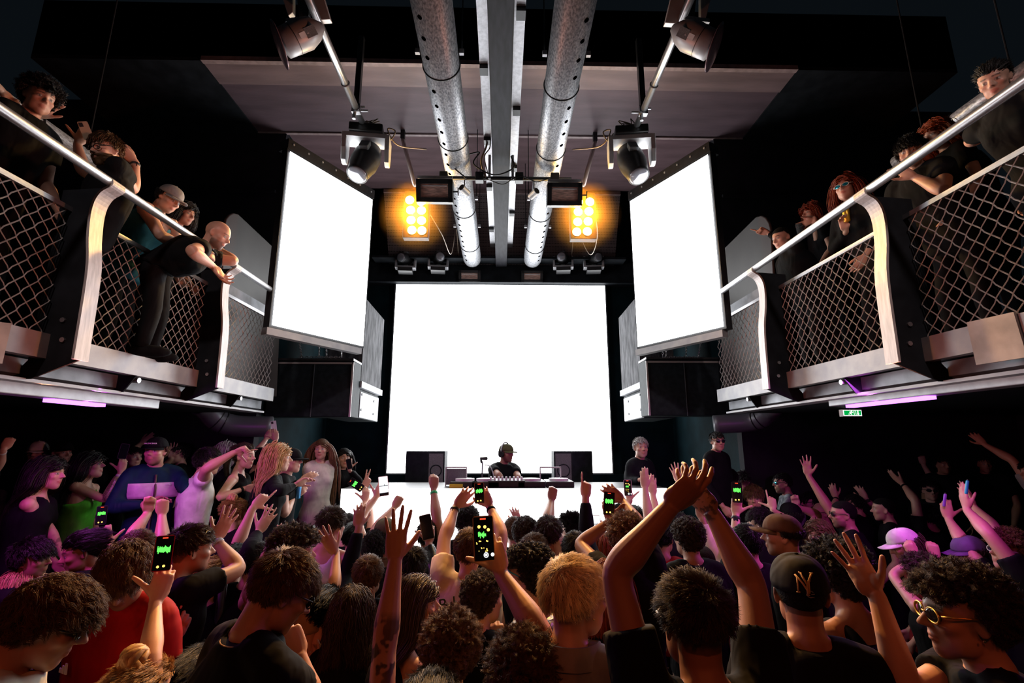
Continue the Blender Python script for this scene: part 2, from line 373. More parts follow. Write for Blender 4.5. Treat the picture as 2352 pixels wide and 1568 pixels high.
for lb, px, py, s in (('little grey spot lamp clipped to the bar away from the exit sign', 1060, 430, -1), ('little grey spot lamp clipped to the bar on the exit sign side', 1233, 438, 1)):
    p = at_y(px, py, YB-.05); e = empty('spot_lamp', p, lb, 'lamp', 'little spot lamps on the bar')
    MB().cyl(p, p+np.array([-s*.07, .11, -.02]), .04, 18).build('barrel', FIXG, e, smooth=False)
    MB().disc(p+np.array([s*.001, -.002, 0]), np.array([s*.07, -.11, .02]), .034, 18, .006).build('lens', FIXB, e)
    MB().cyl(p+np.array([-s*.03, .05, .03]), (p[0]-s*.03, YB, zb_), .007, 8).build('stem', FIXB, e)
# ------------------------------------------------------------------ amber blinders
BL_POS = []
def blinder(label, bulbs, pole, Y):
    P = [at_y(x, y, Y) for x, y in bulbs]; c = np.mean(P, 0); BL_POS.append(c)
    e = empty('blinder_lamp', c, label, 'lamp', 'amber blinder lamps')
    xs = [p[0] for p in P]; zs = [p[2] for p in P]
    b = MB(); b.bbox((min(xs)-.075, Y+.02, min(zs)-.085), (max(xs)+.075, Y+.13, max(zs)+.14)); b.build('housing', mat('blinder_housing', (.03, .02, .012), .5), e, bevel=.006)
    for p in P:
        MB().ell(p+np.array([0, .003, 0]), (.053, .03, .053), nu=20, nv=12).build('bulb', E_BULB, e, smooth=True)
        a = np.linspace(0, 2*PI, 25)
        MB().tube([(p[0]+math.cos(t)*.054, Y+.012, p[2]+math.sin(t)*.054) for t in a], .007, 6, cap=False).build('bulb_rim', FIXB, e, smooth=True)
    q0 = at_y(*pole[0], Y+.75); q1 = at_y(*pole[1], Y+.12)
    MB().cyl(q0, q1, .028, 12).build('hanging_pole', mat('bronze_pole', (.45, .36, .33), .4, .6), e, smooth=True)
    MB().bbox((q0[0]-.03, q0[1]-.03, q0[2]), (q0[0]+.03, q0[1]+.03, CZ+.02)).build('pole_base', FIXB, e)
    cb = MB(); cb.tube(spline([P[1]+np.array([.06, .1, -.05]), P[3]+np.array([.2, .5, -.1]), P[3]+np.array([.24, 1.3, -.05]), np.array([P[3][0]+.2, 8.0, H+3.7]), np.array([P[3][0]+.2, 8.55, H+3.42])], 30), .006, 5); cb.build('supply_cable', CABLE, e, smooth=True)
blinder('amber eight-bulb blinder lamp hanging away from the exit sign side', [(941, 459), (967, 463), (943, 482), (968, 483), (944, 505), (968, 506), (946, 528), (969, 529)], ((925, 320), (953, 425)), 5.65)
blinder('amber eight-bulb blinder lamp hanging on the exit sign side', [(1329, 463), (1355, 463), (1328, 486), (1353, 485), (1327, 509), (1351, 508), (1325, 532), (1349, 531)], ((1367, 326), (1340, 425)), 5.65)
# ------------------------------------------------------------------ moving heads
def moving_head(label, base, pan, aim, scale=1.0, lens_r=.075, group=None, hang=True, grey=FIXB, yoke_m=FIXW, pole=None):
    """base: world point of the base plate centre (hanging if hang); aim: unit vector of the beam"""
    base = np.asarray(base, float); s = scale; up = np.array([0, 0, -1.0 if hang else 1.0])
    e = empty('moving_head_lamp', base, label, 'stage lamp', group)
    cp, sp = math.cos(pan), math.sin(pan); ux = np.array([cp, sp, 0]); uy = np.array([-sp, cp, 0]); R = np.stack([ux, uy, [0, 0, 1]], 1)
    MB().box(base+up*.05*s, (.36*s, .30*s, .10*s), R).build('base_box', FIXB, e, bevel=.012*s)
    piv = base+up*.36*s
    for sd in (-1, 1):
        m = MB()
        prof = [(.0, -.11), (.0, .11), (.18, .10), (.31, .06), (.33, 0), (.31, -.06), (.18, -.10)]
        m.prism([base+up*(.10+a)*s+ux*sd*.205*s+uy*b*s for a, b in prof], ux*sd*.05*s); m.build('yoke_arm', yoke_m, e, bevel=.006*s)
    MB().box(base+up*.125*s, (.44*s, .22*s, .05*s), R).build('yoke_bridge', yoke_m, e)
    a = nrm(aim); 
    h = MB(); h.tube([piv-a*.20*s, piv-a*.17*s, piv-a*.05*s, piv+a*.08*s, piv+a*.26*s, piv+a*.285*s], np.array([.07, .125, .15, .15, .115, .118])*s, 24); h.build('lamp_head', grey, e, smooth=True)
    h = MB(); h.ell(piv+a*.283*s, np.array([.105, .105, .105])*s, nu=20, nv=10); 
    v = h.v[0]-(piv+a*.283*s); v -= np.outer(v@a, a)*.75; h.v[0] = v+piv+a*.283*s; h.build('lens', GLASSD, e, smooth=True)
    side = nrm(np.cross(a, ux)); 
    for sd in (-1, 1): MB().box(piv+side*.145*s*sd-a*.02*s, (.1*s, .1*s, .1*s), np.stack([ux, a, side], 1)).build('head_vent', SPKG, e, bevel=.01)
    return e, piv
# pair on depth poles
def lamp_on_pole(sgn, far_label, near_label, pole_label, rope):
    # pole parallel to the hall
    xa, ya, xb, yb = rope
    A = at_z(xa, ya, H+3.62); B = at_z(xb, yb, H+3.62); X = (A[0]+B[0])/2
    A[0] = B[0] = X
    e = empty('pipe', (A+B)/2, pole_label, 'pipe', 'ceiling pipes that carry the moving lamps')
    MB().cyl(A+np.array([0, -1.2, 0]), B+np.array([0, .12, 0]), .035, 16).build('pipe_tube', STEEL, e, smooth=True)
    for y, top in ((B[1]-.28, CZ+.05), (A[1]-.9, 8.99)):
        MB().bbox((X-.03, y-.03, A[2]), (X+.03, y+.03, top)).build('hanger', FIXB, e)
    cl = MB(); yq = B[1]-.28
    cl.box((X, yq, A[2]), (.09, .06, .1)); cl.cyl((X-sgn*.05, yq, A[2]-.02), (X-sgn*.13, yq, A[2]-.02), .014, 8); cl.cyl((X-.02, yq, A[2]-.05), (X-.02, yq, A[2]-.12), .02, 10); cl.cyl((X+.05, yq, A[2]+.03), (X+.09, yq, A[2]+.03), .012, 8)
    cl.build('pipe_clamp', STEEL, e)
    MB().tube([(X+math.cos(t)*(.04), A[1]+.7, A[2]+math.sin(t)*.04) for t in np.linspace(0, 2*PI, 17)], .006, 5).build('sleeve_ring', STEEL, e)
    return X, A, B
X1, A1, B1 = lamp_on_pole(-1, '', '', 'slanting steel pipe holding moving lamps over the balcony of the bald man', (740, 60, 832, 288))
X2, A2, B2 = lamp_on_pole(1, '', '', 'slanting steel pipe holding moving lamps over the balcony above the exit sign', (1546, 64, 1470, 292))
p = at_y(845, 300, 5.15); eh1, _ = moving_head('black moving head lamp pointing down beside the white screen over the bald man', p, .12, nrm(np.array([-.16, -.42, -.9])), 1.05, group='black moving heads hung beside the angled screens')
p = at_y(1447, 304, 5.15); eh2, _ = moving_head('black moving head lamp pointing down beside the white screen above the exit sign', p, -.12, nrm(np.array([.12, -.42, -.9])), 1.05, group='black moving heads hung beside the angled screens')
for e_, s, px in ((eh1, -1, 845), (eh2, 1, 1447)):
    b0 = np.array(e_.location)
    rr = random.Random(3+s); cb = MB()
    for i in range(7):
        q = [b0+np.array([rr.uniform(-.16, .16), rr.uniform(-.1, .05), rr.uniform(0, .13)]) for _ in range(5)]; cb.tube(spline(q+[q[0]], 24), .006, 5)
    cb.build('cable_coil', CABLE, e_, smooth=True)
    q0 = b0+np.array([-s*.2, 0, -.02]); q1 = np.array([-s*.0+ (b0[0]-s*.62), 5.6, b0[2]+.06])
    cb = MB(); cb.tube(spline([q0, q0+np.array([-s*.07, 0, -.1]), q0+np.array([-s*.12, 0, .02]), q0+np.array([-s*.03, 0, .04]), q0+np.array([-s*.14, .1, -.1]), q1], 30), .008, 6); cb.build('supply_cable', CABLE, e_, smooth=True)
def side_head(s, label, tip, lens, top):
    T = at_d(*tip, 4.1); L = at_d(*lens, 4.0); a = nrm(L-T); ln = np.linalg.norm(L-T)
    e = empty('moving_head_lamp', T, label, 'stage lamp', 'grey moving heads at the top of the picture')
    up = np.array([0, 0, 1.0]); 
    MB().tube([T-a*.02, T+a*.05, T+a*.14, T+a*ln*.62, T+a*(ln-.05)], [.03, .09, .125, .12, .115], 24).build('lamp_head', mat('lamp_grey_satin', (.30, .29, .30), .4, .2), e, smooth=True)
    MB().tube([T+a*ln*.62, T+a*ln*.63], [.124, .124], 24).build('seam_ring', FIXB, e)
    n = np.cross(a, up); n = nrm(n); w = np.cross(n, a)
    q = T+a*(ln-.02)
    m = MB(); m.ell(np.zeros(3), (.185, .02, .185), nu=28, nv=10)
    lt = nrm(a*.93+np.array([0, -.1, .18])); f1 = nrm(np.cross(lt, up)); f2 = np.cross(f1, lt); R = np.stack([f1, lt, f2], 1); m.v[0] = m.v[0]@R.T+q
    m.build('lens_disc', mat('dark_lens_plum', (.16, .10, .12), .15, .4), e, smooth=True)
    cnear = nrm(-T+EYE); cn = nrm(cnear-a*(cnear@a)); sd = np.cross(a, cn)
    m = MB(); m.prism([T+a*.02+w*.1, T+a*ln*.55+w*.17, T+a*ln*.5+w*.2, T+a*.03+w*.14], n*.02); m.build('side_fin', FIXG, e)
    m = MB(); m.box(T+a*ln*.30+cn*.118, (.09, .012, .075), np.stack([a, cn, sd], 1)); m.build('vent_grille', SPKG, e)
    m = MB(); m.box(T+a*ln*.48+cn*.12, (.05, .008, .04), np.stack([a, cn, sd], 1)); m.build('label_plate', FIXW, e)
    for (poly, mm) in top:
        m = MB(); m.prism([at_d(x, y, 4.25) for x, y in poly], AX_F*.06); m.build('yoke_plate', mm, e, bevel=.004)
    return e
side_head(-1, 'grey moving head lamp tilted out at the top over the bald man', (736, 62), (637, 106), [([(712, -40), (733, -40), (758, 44), (730, 46), (712, 30)], FIXW), ([(640, -30), (672, -30), (672, 28), (662, 36)], FIXG), ([(674, -60), (710, -60), (708, 62), (690, 60)], FIXB)])
side_head(1, 'grey moving head lamp tilted out at the top over the exit sign', (1549, 66), (1646, 112), [([(1572, -40), (1550, -40), (1528, 52), (1556, 54), (1572, 36)], FIXW), ([(1640, -30), (1610, -30), (1610, 40), (1620, 48)], FIXG), ([(1606, -60), (1574, -60), (1576, 66), (1592, 64)], FIXB)])
# four little moving heads on the header above the main screen
for lb, px, py, pan, aim in (('first small moving head above the main screen counted from the bald man', 931, 626, .1, (-.25, -.9, -.2)), ('second small moving head above the main screen counted from the bald man', 1006, 625, .1, (.25, -.9, -.15)),
        ('second small moving head above the main screen counted from the exit sign', 1294, 625, -.1, (-.25, -.9, -.15)), ('first small moving head above the main screen counted from the exit sign', 1364, 625, -.1, (.25, -.9, -.2))):
    moving_head(lb, at_y(px, py, 8.62), pan, nrm(np.array(aim)), .74, hang=False, group='small moving heads on the header', yoke_m=FIXG)
MB_ = MB().bbox((-2.4, 8.5, H+3.36), (2.3, 8.82, H+3.4)); S(MB_.build('trim_6', BLACK))
# ------------------------------------------------------------------ flown speakers and pods
def chain(mb, a, b, link_=.04):
    a = np.asarray(a, float); b = np.asarray(b, float); n = max(2, int(np.linalg.norm(b-a)/link_/.8)); d = nrm(b-a)
    p = nrm(np.cross(d, [.3, .9, .2])); q = np.cross(d, p)
    for i in range(n):
        c = a+(b-a)*(i+.5)/n; u = p if i % 2 else q
        mb.tube([c+d*math.cos(t)*link_*.55+u*math.sin(t)*link_*.28 for t in np.linspace(0, 2*PI, 9)], .004, 4, cap=False)
def flown(s, lb, lb2, lb3, px0, px1, ptop, pbot):
    Y = 6.62
    A = at_y(px0, ptop, Y); B = at_y(px1, pbot, Y); xo, xi = max(-3.16, min(3.13, A[0])), B[0]; zt, zb = A[2], B[2]
    e = empty('flown_speaker', ((xo+xi)/2, Y, zb), lb, 'speaker', 'large flown speakers under the angled screens')
    MB().bbox((min(xo, xi), Y, zb), (max(xo, xi), Y+.36, zt)).build('cabinet', SPKB, e, bevel=.012)
    m = MB(); xs = xi+s*.012
    m.bbox((min(xo+(-s)*.0, xs), Y-.012, zt-.045), (max(xo, xs), Y, zt-.02)); m.bbox((xs-.012, Y-.012, zb), (xs+.012, Y, zt-.02)); m.build('edge_trim', mat('pale_edge', (.45, .40, .38), .4, .3), e)
    xm = xi+s*.53
    MB().bbox((xm-.004, Y-.008, zb), (xm+.004, Y, zt-.05)).build('panel_seam', mat('seam_grey', (.08, .09, .1), .5), e)
    MB().bbox((xi, Y-.03, zt), (xo, Y+.36, zt+.03)).build('top_plate', FIXB, e)
    ch = MB(); zq = zt+.06
    cs = (685, 733, 750, 785) if s < 0 else (1612, 1576, 1530, 1522)
    for k, px in enumerate(cs):
        lo = at_y(px-(s*8 if k == 0 else 0), 819, Y-.03); hi = at_y(px, 770+k*6, Y-.45+.1*k); chain(ch, lo, hi)
    chain(ch, at_y(cs[0], 820, Y-.03), at_y(cs[-1], 820, Y-.03)); ch.build('chain', STEEL, e)
    # shelf and pod on the inner wall
    X = s*2.04; y0, y1 = 7.0, 8.12; z0 = at_x(841 if s < 0 else 1458, 963, X)[2]
    zs = H+.82
    e2 = empty('wall_speaker', (X, 7.5, z0), lb2, 'speaker', 'pale speakers at the pillars')
    MB().prism([(X, y0+.02, z0), (X, y1, z0-.01), (X, y1, zs-.05), (X, y0+.02, zs-.05)], (s*.45, 0, 0)).build('cabinet', SPKB, e2)
    MB().prism([(X-s*.012, y0+.06, z0+.01), (X-s*.012, y1-.02, z0), (X-s*.012, y1-.02, zs-.08), (X-s*.012, y0+.06, zs-.08)], (s*.012, 0, 0)).build('side_panel', SPKW, e2)
    b = MB()
    for yy, zz in ((7.12, z0+.12), (7.12, z0+.34), (7.8, z0+.1), (7.8, z0+.3)): b.cyl((X-s*.012, yy, zz), (X-s*.022, yy, zz), .018, 8)
    b.build('screw_heads', FIXB, e2)
    e3 = empty('wall_shelf', (X, 7.5, zs), lb3, 'shelf', 'shelves on the pillars')
    MB().bbox((X+s*.5, y0-.05, zs-.03), (X-s*.05, y1+.05, zs+.06)).build('board', SPKW, e3)
    MB().bbox((X+s*.1, y0+.03, zs-.1), (X+s*.02, y0+.12, zs-.03)).build('bracket', SPKW, e3)
    return e
flown(-1, 'big black speaker hung on chains under the screen over the bald man', 'pale sided wall speaker beside the main screen below the bald man side shelf', 'pale shelf on the plaster pillar on the white dress side', 612, 805, 828, 957)
flown(1, 'big black speaker hung on chains under the screen above the exit sign', 'pale sided wall speaker beside the main screen above the folded-arms guard', 'pale shelf on the plaster pillar above the folded-arms guard', 1682, 1490, 826, 954)
# ------------------------------------------------------------------ DJ booth
YD = 5.30
a = at_y(784, 1122, YD); b = at_y(1531, 1121, YD); ZT = (a[2]+b[2])/2
e = empty('dj_booth', ((a[0]+b[0])/2, YD, 0), 'long DJ booth with a glowing white LED front', 'booth')
MB().quad([(a[0], YD-.002, .02), (b[0], YD-.002, .02), (b[0], YD-.002, ZT), (a[0], YD-.002, ZT)]).build('led_front', E_BOOTH, e)
MB().bbox((a[0], YD, 0), (b[0], YD+.06, ZT)).build('front_panel', FIXB, e)
MB().bbox((a[0], YD+.06, ZT-.06), (b[0], YD+.85, ZT)).build('table_top', FIXB, e)
for x in (a[0]+.05, b[0]-.05): MB().bbox((x-.05, YD+.06, 0 if False else STG), (x+.05, YD+.82, ZT-.06)).build('side_panel', FIXB, e)
S(MB().bbox((-2.4, 8.9, STG), (2.4, 9.05, H-.52)).build('wall_screen_base', WALLD))
WHT = mat('white_plastic', (.8, .8, .8), .4); YEL = mat('yellow_tape', (.8, .75, .05), .5)
def on_table(px, y): p = at_y(px, 1118, y); return np.array([p[0], y, ZT])
def player(label, px):
    p = on_table(px, YD+.3); e = empty('media_player', p, label, 'DJ player', 'DJ media players on the booth')
    MB().bbox(p+np.array([-.15, -.18, 0]), p+np.array([.15, .2, .06])).build('body', FIXB, e, bevel=.008)
    MB().cyl(p+np.array([0, -.03, .06]), p+np.array([0, -.03, .085]), .105, 28).build('jog_wheel', WHT, e)
    MB().bbox(p+np.array([-.09, .1, .06]), p+np.array([.09, .19, .075])).build('display', FIXG, e)
player('DJ media player between the mixer and the open stand', 1219); player('DJ media player at the black monitor on the guard side', 1283)
player('DJ media player under the little microphone', 1116); player('DJ media player by the yellow tape', 1068)
p = on_table(1163, YD+.3); e = empty('dj_mixer', p, 'silver DJ mixer under the hand of the DJ', 'mixer')
MB().bbox(p+np.array([-.2, -.18, 0]), p+np.array([.2, .2, .07])).build('body', FIXB, e, bevel=.008)
for i in range(9):
    for j in range(2): MB().cyl(p+np.array([-.17+i*.042, -.12+j*.1, .07]), p+np.array([-.17+i*.042, -.12+j*.1, .105]), .013, 10, r2=.010).build('knob', WHT, e)
for lb, px, wd in (('open black laptop stand near the yellow tape', 1047, .24), ('thin angled stand between the DJ and the guard', 1265, .24)):
    p = on_table(px, YD+.35); e = empty('laptop_stand', p, lb, 'stand', 'stands on the booth')
    MB().bbox(p+np.array([-.12, 0, .19]), p+np.array([.12, .02, .205])).build('top_bar', FIXG, e)
    for s in (-1, 1): MB().bbox(p+np.array([s*.115-.006, 0, 0]), p+np.array([s*.115+.006, .02, .19])).build('leg', FIXG, e)
    if px < 1100: MB().bbox(p+np.array([-.11, .01, .01]), p+np.array([.11, .02, .185])).build('screen_back', SPKG, e)
p = on_table(1052, YD+.12); e = tag(MB().bbox(p+np.array([-.09, -.02, 0]), p+np.array([.05, .03, .035])).build('tape_roll', YEL), 'bright yellow tape strip on the booth edge', 'tape')
p = on_table(1107, YD+.5); e = empty('microphone', p, 'small microphone on a thin stand beside the DJ', 'microphone')
MB().cyl(p, p+np.array([0, 0, .26]), .008, 8).build('stand_rod', FIXB, e)
MB().cyl(p, p+np.array([0, 0, .012]), .06, 16).build('stand_base', FIXB, e)
MB().tube([p+np.array([-.01, 0, .25]), p+np.array([-.015, -.01, .29]), p+np.array([.045, -.02, .292])], [.014, .02, .022], 10, dome=True).build('capsule', FIXB, e)
cb = MB(); cb.tube(spline([p+np.array([.03, 0, .22]), p+np.array([.09, .02, .2]), p+np.array([.13, .03, .1]), p+np.array([.135, .02, 0])], 14), .006, 5); cb.build('cable', FIXG, e)
def monitor(label, s, corner_px, edge_px, out_px):
    """wedge-sided DJ monitor with its grille turned to the DJ"""
    Y = 6.9; zt = at_y(corner_px, 1036, Y)[2]; zb = ZT-.35
    A = at_y(edge_px, 1036, Y)[:2]; B = at_y(corner_px, 1036, Y-.02)[:2]; C_ = at_y(out_px, 1036, Y+.12)[:2]
    back = np.array([0, .36])
    poly = [A, B, C_, C_+back*.9, A+back]
    e = empty('monitor_speaker', (B[0], B[1], zb), label, 'speaker', 'DJ monitor speakers')
    m = MB(); m.prism([(x, y, zb) for x, y in poly], (0, 0, zt-zb)); m.build('cabinet', SPKB, e)
    d = nrm(np.append(C_-B, 0)) if s > 0 else nrm(np.append(A-B, 0))
    # grille on the inner face
    G0, G1 = (B, A)
    g0 = np.append(G0, 0); g1 = np.append(G1, 0); n = nrm(np.cross(g1-g0, [0, 0, 1])); 
    if n@(EYE*[1, 1, 0]-g0) < 0: n = -n
    ins = (g1-g0)*.08
    m = MB(); m.prism([g0+ins+[0, 0, zb+.05], g1-ins+[0, 0, zb+.05], g1-ins+[0, 0, zt-.03], g0+ins+[0, 0, zt-.03]], n*.012); m.build('grille', SPKG, e)
    c = (g0+g1)/2+n*.012
    a_ = np.linspace(0, 2*PI, 25); w = np.linalg.norm(g1-g0)*.32; t = nrm(g1-g0)
    MB().tube([c+t*math.cos(q)*w+np.array([0, 0, zb+.45+math.sin(q)*w]) for q in a_], .008, 5, cap=False).build('woofer_ring', SPKB, e)
    st = MB(); st.cyl((B[0], B[1]+.2, STG), (B[0], B[1]+.2, zb), .03, 10); st.build('pole', FIXB, e); MB().cyl((B[0], B[1]+.2, STG), (B[0], B[1]+.2, STG+.03), .22, 20).build('pole_base', FIXB, e)
    return e
monitor('black DJ monitor speaker on the white dress side of the DJ', -1, 983, 1022, 933)
monitor('black DJ monitor speaker between the DJ and the folded-arms guard', 1, 1315, 1272, 1360)

# ------------------------------------------------------------------ balconies
XRL, XRR = -2.45, 2.35       # rail lines
RAILZ = H+1.60; DECKZ = H+.62
def balcony(s, XR, labels):
    XF = XR+s*.0           # post flange
    XM = XR+s*.24          # mesh line
    y0, y1 = -2.0, 5.75
    # deck and girder: structure
    S(MB().bbox((XM+s*.02, y0, DECKZ-.12), (s*6.9, y1, DECKZ)).build('balcony_floor', FASC if False else GIRD))
    S(MB().bbox((XM-s*.03, y0, DECKZ-.13), (XM+s*.03, y1, DECKZ+.015)).build('balcony_edge_trim', FASC))
    S(MB().prism([(XM+s*.18, y0, H+.37), (XM+s*.10, y0, H+.40), (XM+s*.10, y0, DECKZ-.13), (XM+s*.18, y0, DECKZ-.13)], (0, y1-y0, 0)).build('balcony_girder_beam', GIRD))
    S(MB().bbox((XM+s*.06, y0, H+.355), (XM+s*.22, y1, H+.375)).build('balcony_girder_flange_beam', FASC))
    S(MB().bbox((XM+s*.2, y0, H+.36), (s*6.9, y1, H+.40)).build('ceiling_under_balcony', BLACK))
    root = empty('balcony_railing', (XR, 3, DECKZ), labels[0], 'railing', 'balcony railings')
    MB().cyl((XR, y0, RAILZ), (XR, y1-.1, RAILZ), .028, 18).build('handrail', STEEL, root, smooth=True)
    zmid = RAILZ-.17
    MB().bbox((XM-.012, y0, zmid-.015), (XM+.012, y1, zmid+.015)).build('mesh_top_bar', STEEL, root)
    ys = [1.42-1.44, 1.42, 2.86, 4.30, 5.70]
    for yy in ys[1:-1]:
        prof = [(XF+s*.005, DECKZ-.14), (XF+s*.02, DECKZ+.38), (XF+s*.055, DECKZ+.62), (XF+s*.065, DECKZ+.80), (XF+s*.035, DECKZ+.90), (XF-s*.03, RAILZ-.03), (XF-s*.03, RAILZ+.01)]
        P = np.array([(x, yy, z) for x, z in prof]); P = spline(P, 26)
        n = len(P); T = np.gradient(P, axis=0); T /= np.linalg.norm(T, axis=1, keepdims=True); Nn = np.stack([T[:, 2]*s, np.zeros(n), -T[:, 0]*s], 1)
        w = .05; th = .016
        rings = [np.array([P[i]+[0, -w, 0], P[i]+[0, w, 0], P[i]+Nn[i]*th+[0, w, 0], P[i]+Nn[i]*th+[0, -w, 0]]) for i in range(n)]
        ps = MB().loft(rings).build('post', POSTM, root)
        # deep web plate behind the flange
        m = MB(); poly = [p+Nn[i]*th for i, p in enumerate(P[:-3])]
        dp = s*.31
        poly = poly+[np.array([XF+dp, yy, P[-4][2]-.02]), np.array([XF+dp, yy, DECKZ-.14]), np.array([XM+s*.16, yy, H+.37]), np.array([XM+s*.04, yy, H+.37])]
        m.prism(poly, (0, .012, 0)); wb = m.build('web_plate', BLACK, ps)
        bo = MB(); bo.cyl((XF+s*.15, yy-.012, DECKZ+.1), (XF+s*.15, yy, DECKZ+.1), .015, 8); bo.cyl((XF+s*.13, yy-.012, DECKZ-.02), (XF+s*.13, yy, DECKZ-.02), .015, 8); bo.build('bolt_heads', STEEL, ps)
        # gusset between two posts
        gy = yy+.72
        m = MB(); m.prism([(XM-s*.03, gy, DECKZ-.13), (XM+s*.10, gy, DECKZ-.13), (XM+s*.16, gy, H+.37), (XM+s*.05, gy, H+.37)], (0, .012, 0)); m.build('gusset_plate', BLACK, root)
        MB().tube([(XM-s*.02, gy+.05, DECKZ-.16), (XM+s*.3, gy+.05, DECKZ-.14)], .02, 12).build('drain_pipe', STEEL, root)
    # expanded mesh, one panel per bay
    z0, z1 = DECKZ+.02, zmid
    for i in range(len(ys)-1):
        ya, yb = ys[i]+(.02), ys[i+1]-.02
        m = MB(); cw, chh = .086, .094; nx = int(round((yb-ya)/cw)); cw = (yb-ya)/nx; nz = int(round((z1-z0)/chh)); chh = (z1-z0)/nz
        for sg in (0, 1):
            for k in range(-nz, nx+1):
                pts = []
                for j in range(nz+1):
                    kk = k+j if sg == 0 else k+nz-j
                    if 0 <= kk <= nx: pts.append((XM+(-.004 if sg else .004), ya+kk*cw, z0+j*chh))
                if len(pts) > 1:
                    Q = []
                    for q in range(len(pts)-1):
                        a_, b_ = np.array(pts[q]), np.array(pts[q+1]); d = b_-a_
                        Q += [a_, a_+d*[1, .10, .16], a_+d*[1, .90, .84]]
                    Q.append(np.array(pts[-1])); m.tube(Q, .0037, 4, cap=False)
        m.build('mesh_panel', WIRE, root)
    # short upstand band on the far bay
    MB().bbox((XM-s*.01, ys[3]+.08, RAILZ-.17), (XM+s*.01, y1, RAILZ-.06)).build('solid_band', GIRD, root)
    return root, XM
rl, XML = balcony(-1, XRL, ('steel balcony railing with diamond mesh that the bald man leans on',))
rr_, XMR = balcony(1, XRR, ('steel balcony railing with diamond mesh above the exit sign',))
# side fins behind the balcony ends
def fin(s, label, X, pts):
    P = [at_x(x, y, X) for x, y in pts]; P[0][2] = P[-1][2] = DECKZ
    e = tag(MB().prism(P, (s*.03, 0, 0)).build('divider_panel', mat('warm_grey_panel', (.085, .075, .07), .5, var=.1, vscale=3), bevel=.01), label, 'panel', 'round topped divider panels at the balcony ends')
fin(-1, 'round topped grey divider panel behind the bald man', -3.0, [(519, 700), (517, 520), (520, 503), (527, 494), (537, 489), (548, 492), (650, 588), (655, 720)])
fin(1, 'round topped grey divider panel behind the pointing man on the exit side balcony', 2.95, [(1772, 720), (1770, 530), (1766, 512), (1758, 500), (1748, 495), (1736, 498), (1648, 585), (1645, 720)])
# ducts on the balconies
for lb, X, z, r, y0, y1, jy in (('silver duct behind the balcony rail next to the bearded man', -3.75, H+2.53, .065, 1.2, 4.33, 3.55), ('silver duct behind the exit side balcony rail', 3.65, H+2.55, .065, 2.55, 4.0, 3.4)):
    e = empty('balcony_duct', (X, 2.5, z), lb, 'duct', 'silver ducts behind the balcony rails')
    MB().cyl((X, y0, z), (X, y1, z), r, 24).build('duct_pipe', GALV, e, smooth=True)
    MB().tube([(X+math.cos(t)*(r+.003), jy, z+math.sin(t)*(r+.003)) for t in np.linspace(0, 2*PI, 25)], .008, 6, cap=False).build('joint_ring', RUBB, e)
    for y in (y0+.4, y1-.3): MB().cyl((X, y, z+r), (X, y, 8.99), .006, 6).build('hanger_rod', FIXB, e)
# fluorescent bars under the balconies
def light_bar(s, label, X, z, y0, y1, ly0, ly1):
    e = empty('light_bar', (X, (y0+y1)/2, z), label, 'light', 'purple light bars under the balconies')
    MB().bbox((X-.06, y0, z), (X+.06, y1, z+.09)).build('housing', ALU, e, bevel=.006)
    MB().bbox((X-.035, ly0, z-.022), (X+.035, ly1, z)).build('purple_tube', E_PURP, e)
    ys = [y for y in np.arange(y0+.25, y1, .8)]
    for y in ys:
        MB().cyl((X, y, z+.09), (X, y, H+.37), .008, 8).build('hanger', STEEL, e)
    MB().bbox((X-.062, (y0+y1)/2-.004, z-.002), (X+.062, (y0+y1)/2+.004, z+.092)).build('seam', FIXB, e)
    for y in (ly0+.1, ly1+.25): 
        m = MB(); m.tube([(X, y-.12, z+.09), (X, y-.12, z+.17), (X, y+.12, z+.17), (X, y+.12, z+.09)], .007, 6); m.build('wire_bracket', FIXB, e)
    return e
pL = at_x(348, 940, -2.9); pR = at_x(1920, 933, 2.80)
l0 = at_x(112, 915, -2.9); l1 = at_x(232, 926, -2.9); r0 = at_x(2138, 908, 2.8); r1 = at_x(1952, 930, 2.8)
light_bar(-1, 'grey light bar with a purple tube hung over the vest man side', -2.9, (pL[2]+l1[2])/2, .8, pL[1], l0[1], l1[1])
light_bar(1, 'grey light bar with a purple tube hung beside the exit sign', 2.80, (pR[2]+r1[2])/2, .8, pR[1], r0[1], r1[1])
LB = [((-2.9), (l0[1]+l1[1])/2, l0[2]-.05, l1[1]-l0[1]), (2.80, (r0[1]+r1[1])/2, r0[2]-.05, r1[1]-r0[1])]
# exit sign
Y = 4.9; a = at_y(1934, 940, Y); b = at_y(1981, 956, Y)
e = empty('exit_sign', (a+b)/2, 'small lit green emergency exit sign with a running figure', 'sign')
MB().bbox((a[0], Y, b[2]), (b[0], Y+.05, a[2])).build('sign_box', FIXW, e)
MB().bbox((a[0]+.006, Y-.004, b[2]+.006), (b[0]-.006, Y, a[2]-.006)).build('white_face', E_EXITW, e)
MB().bbox((a[0]+.014, Y-.007, b[2]+.012), (b[0]-.014, Y-.004, a[2]-.012)).build('green_face', E_EXIT, e)
cx, cz = (a[0]+b[0])/2, (a[2]+b[2])/2
g = MB(); yy = Y-.010
def st(pts, w=.008): g.tube([(cx+x, yy, cz+z) for x, z in pts], w/2, 4)
g.disc((cx-.012, yy, cz+.018), (0, 1, 0), .006, 10, .003); st([(-.016, .01), (-.024, -.006)], .012); st([(-.024, -.006), (-.012, -.012), (-.018, -.022)]); st([(-.024, -.006), (-.036, -.012), (-.046, -.012)]); st([(-.016, .01), (-.004, .004), (.002, .008)]); st([(-.018, .01), (-.03, .01), (-.034, .002)])
st([(.052, .02), (.052, -.012)], .012); st([(.042, -.008), (.052, -.02), (.062, -.008)], .009); st([(.012, -.022), (.012, .018), (.03, .018), (.03, -.022)], .006)
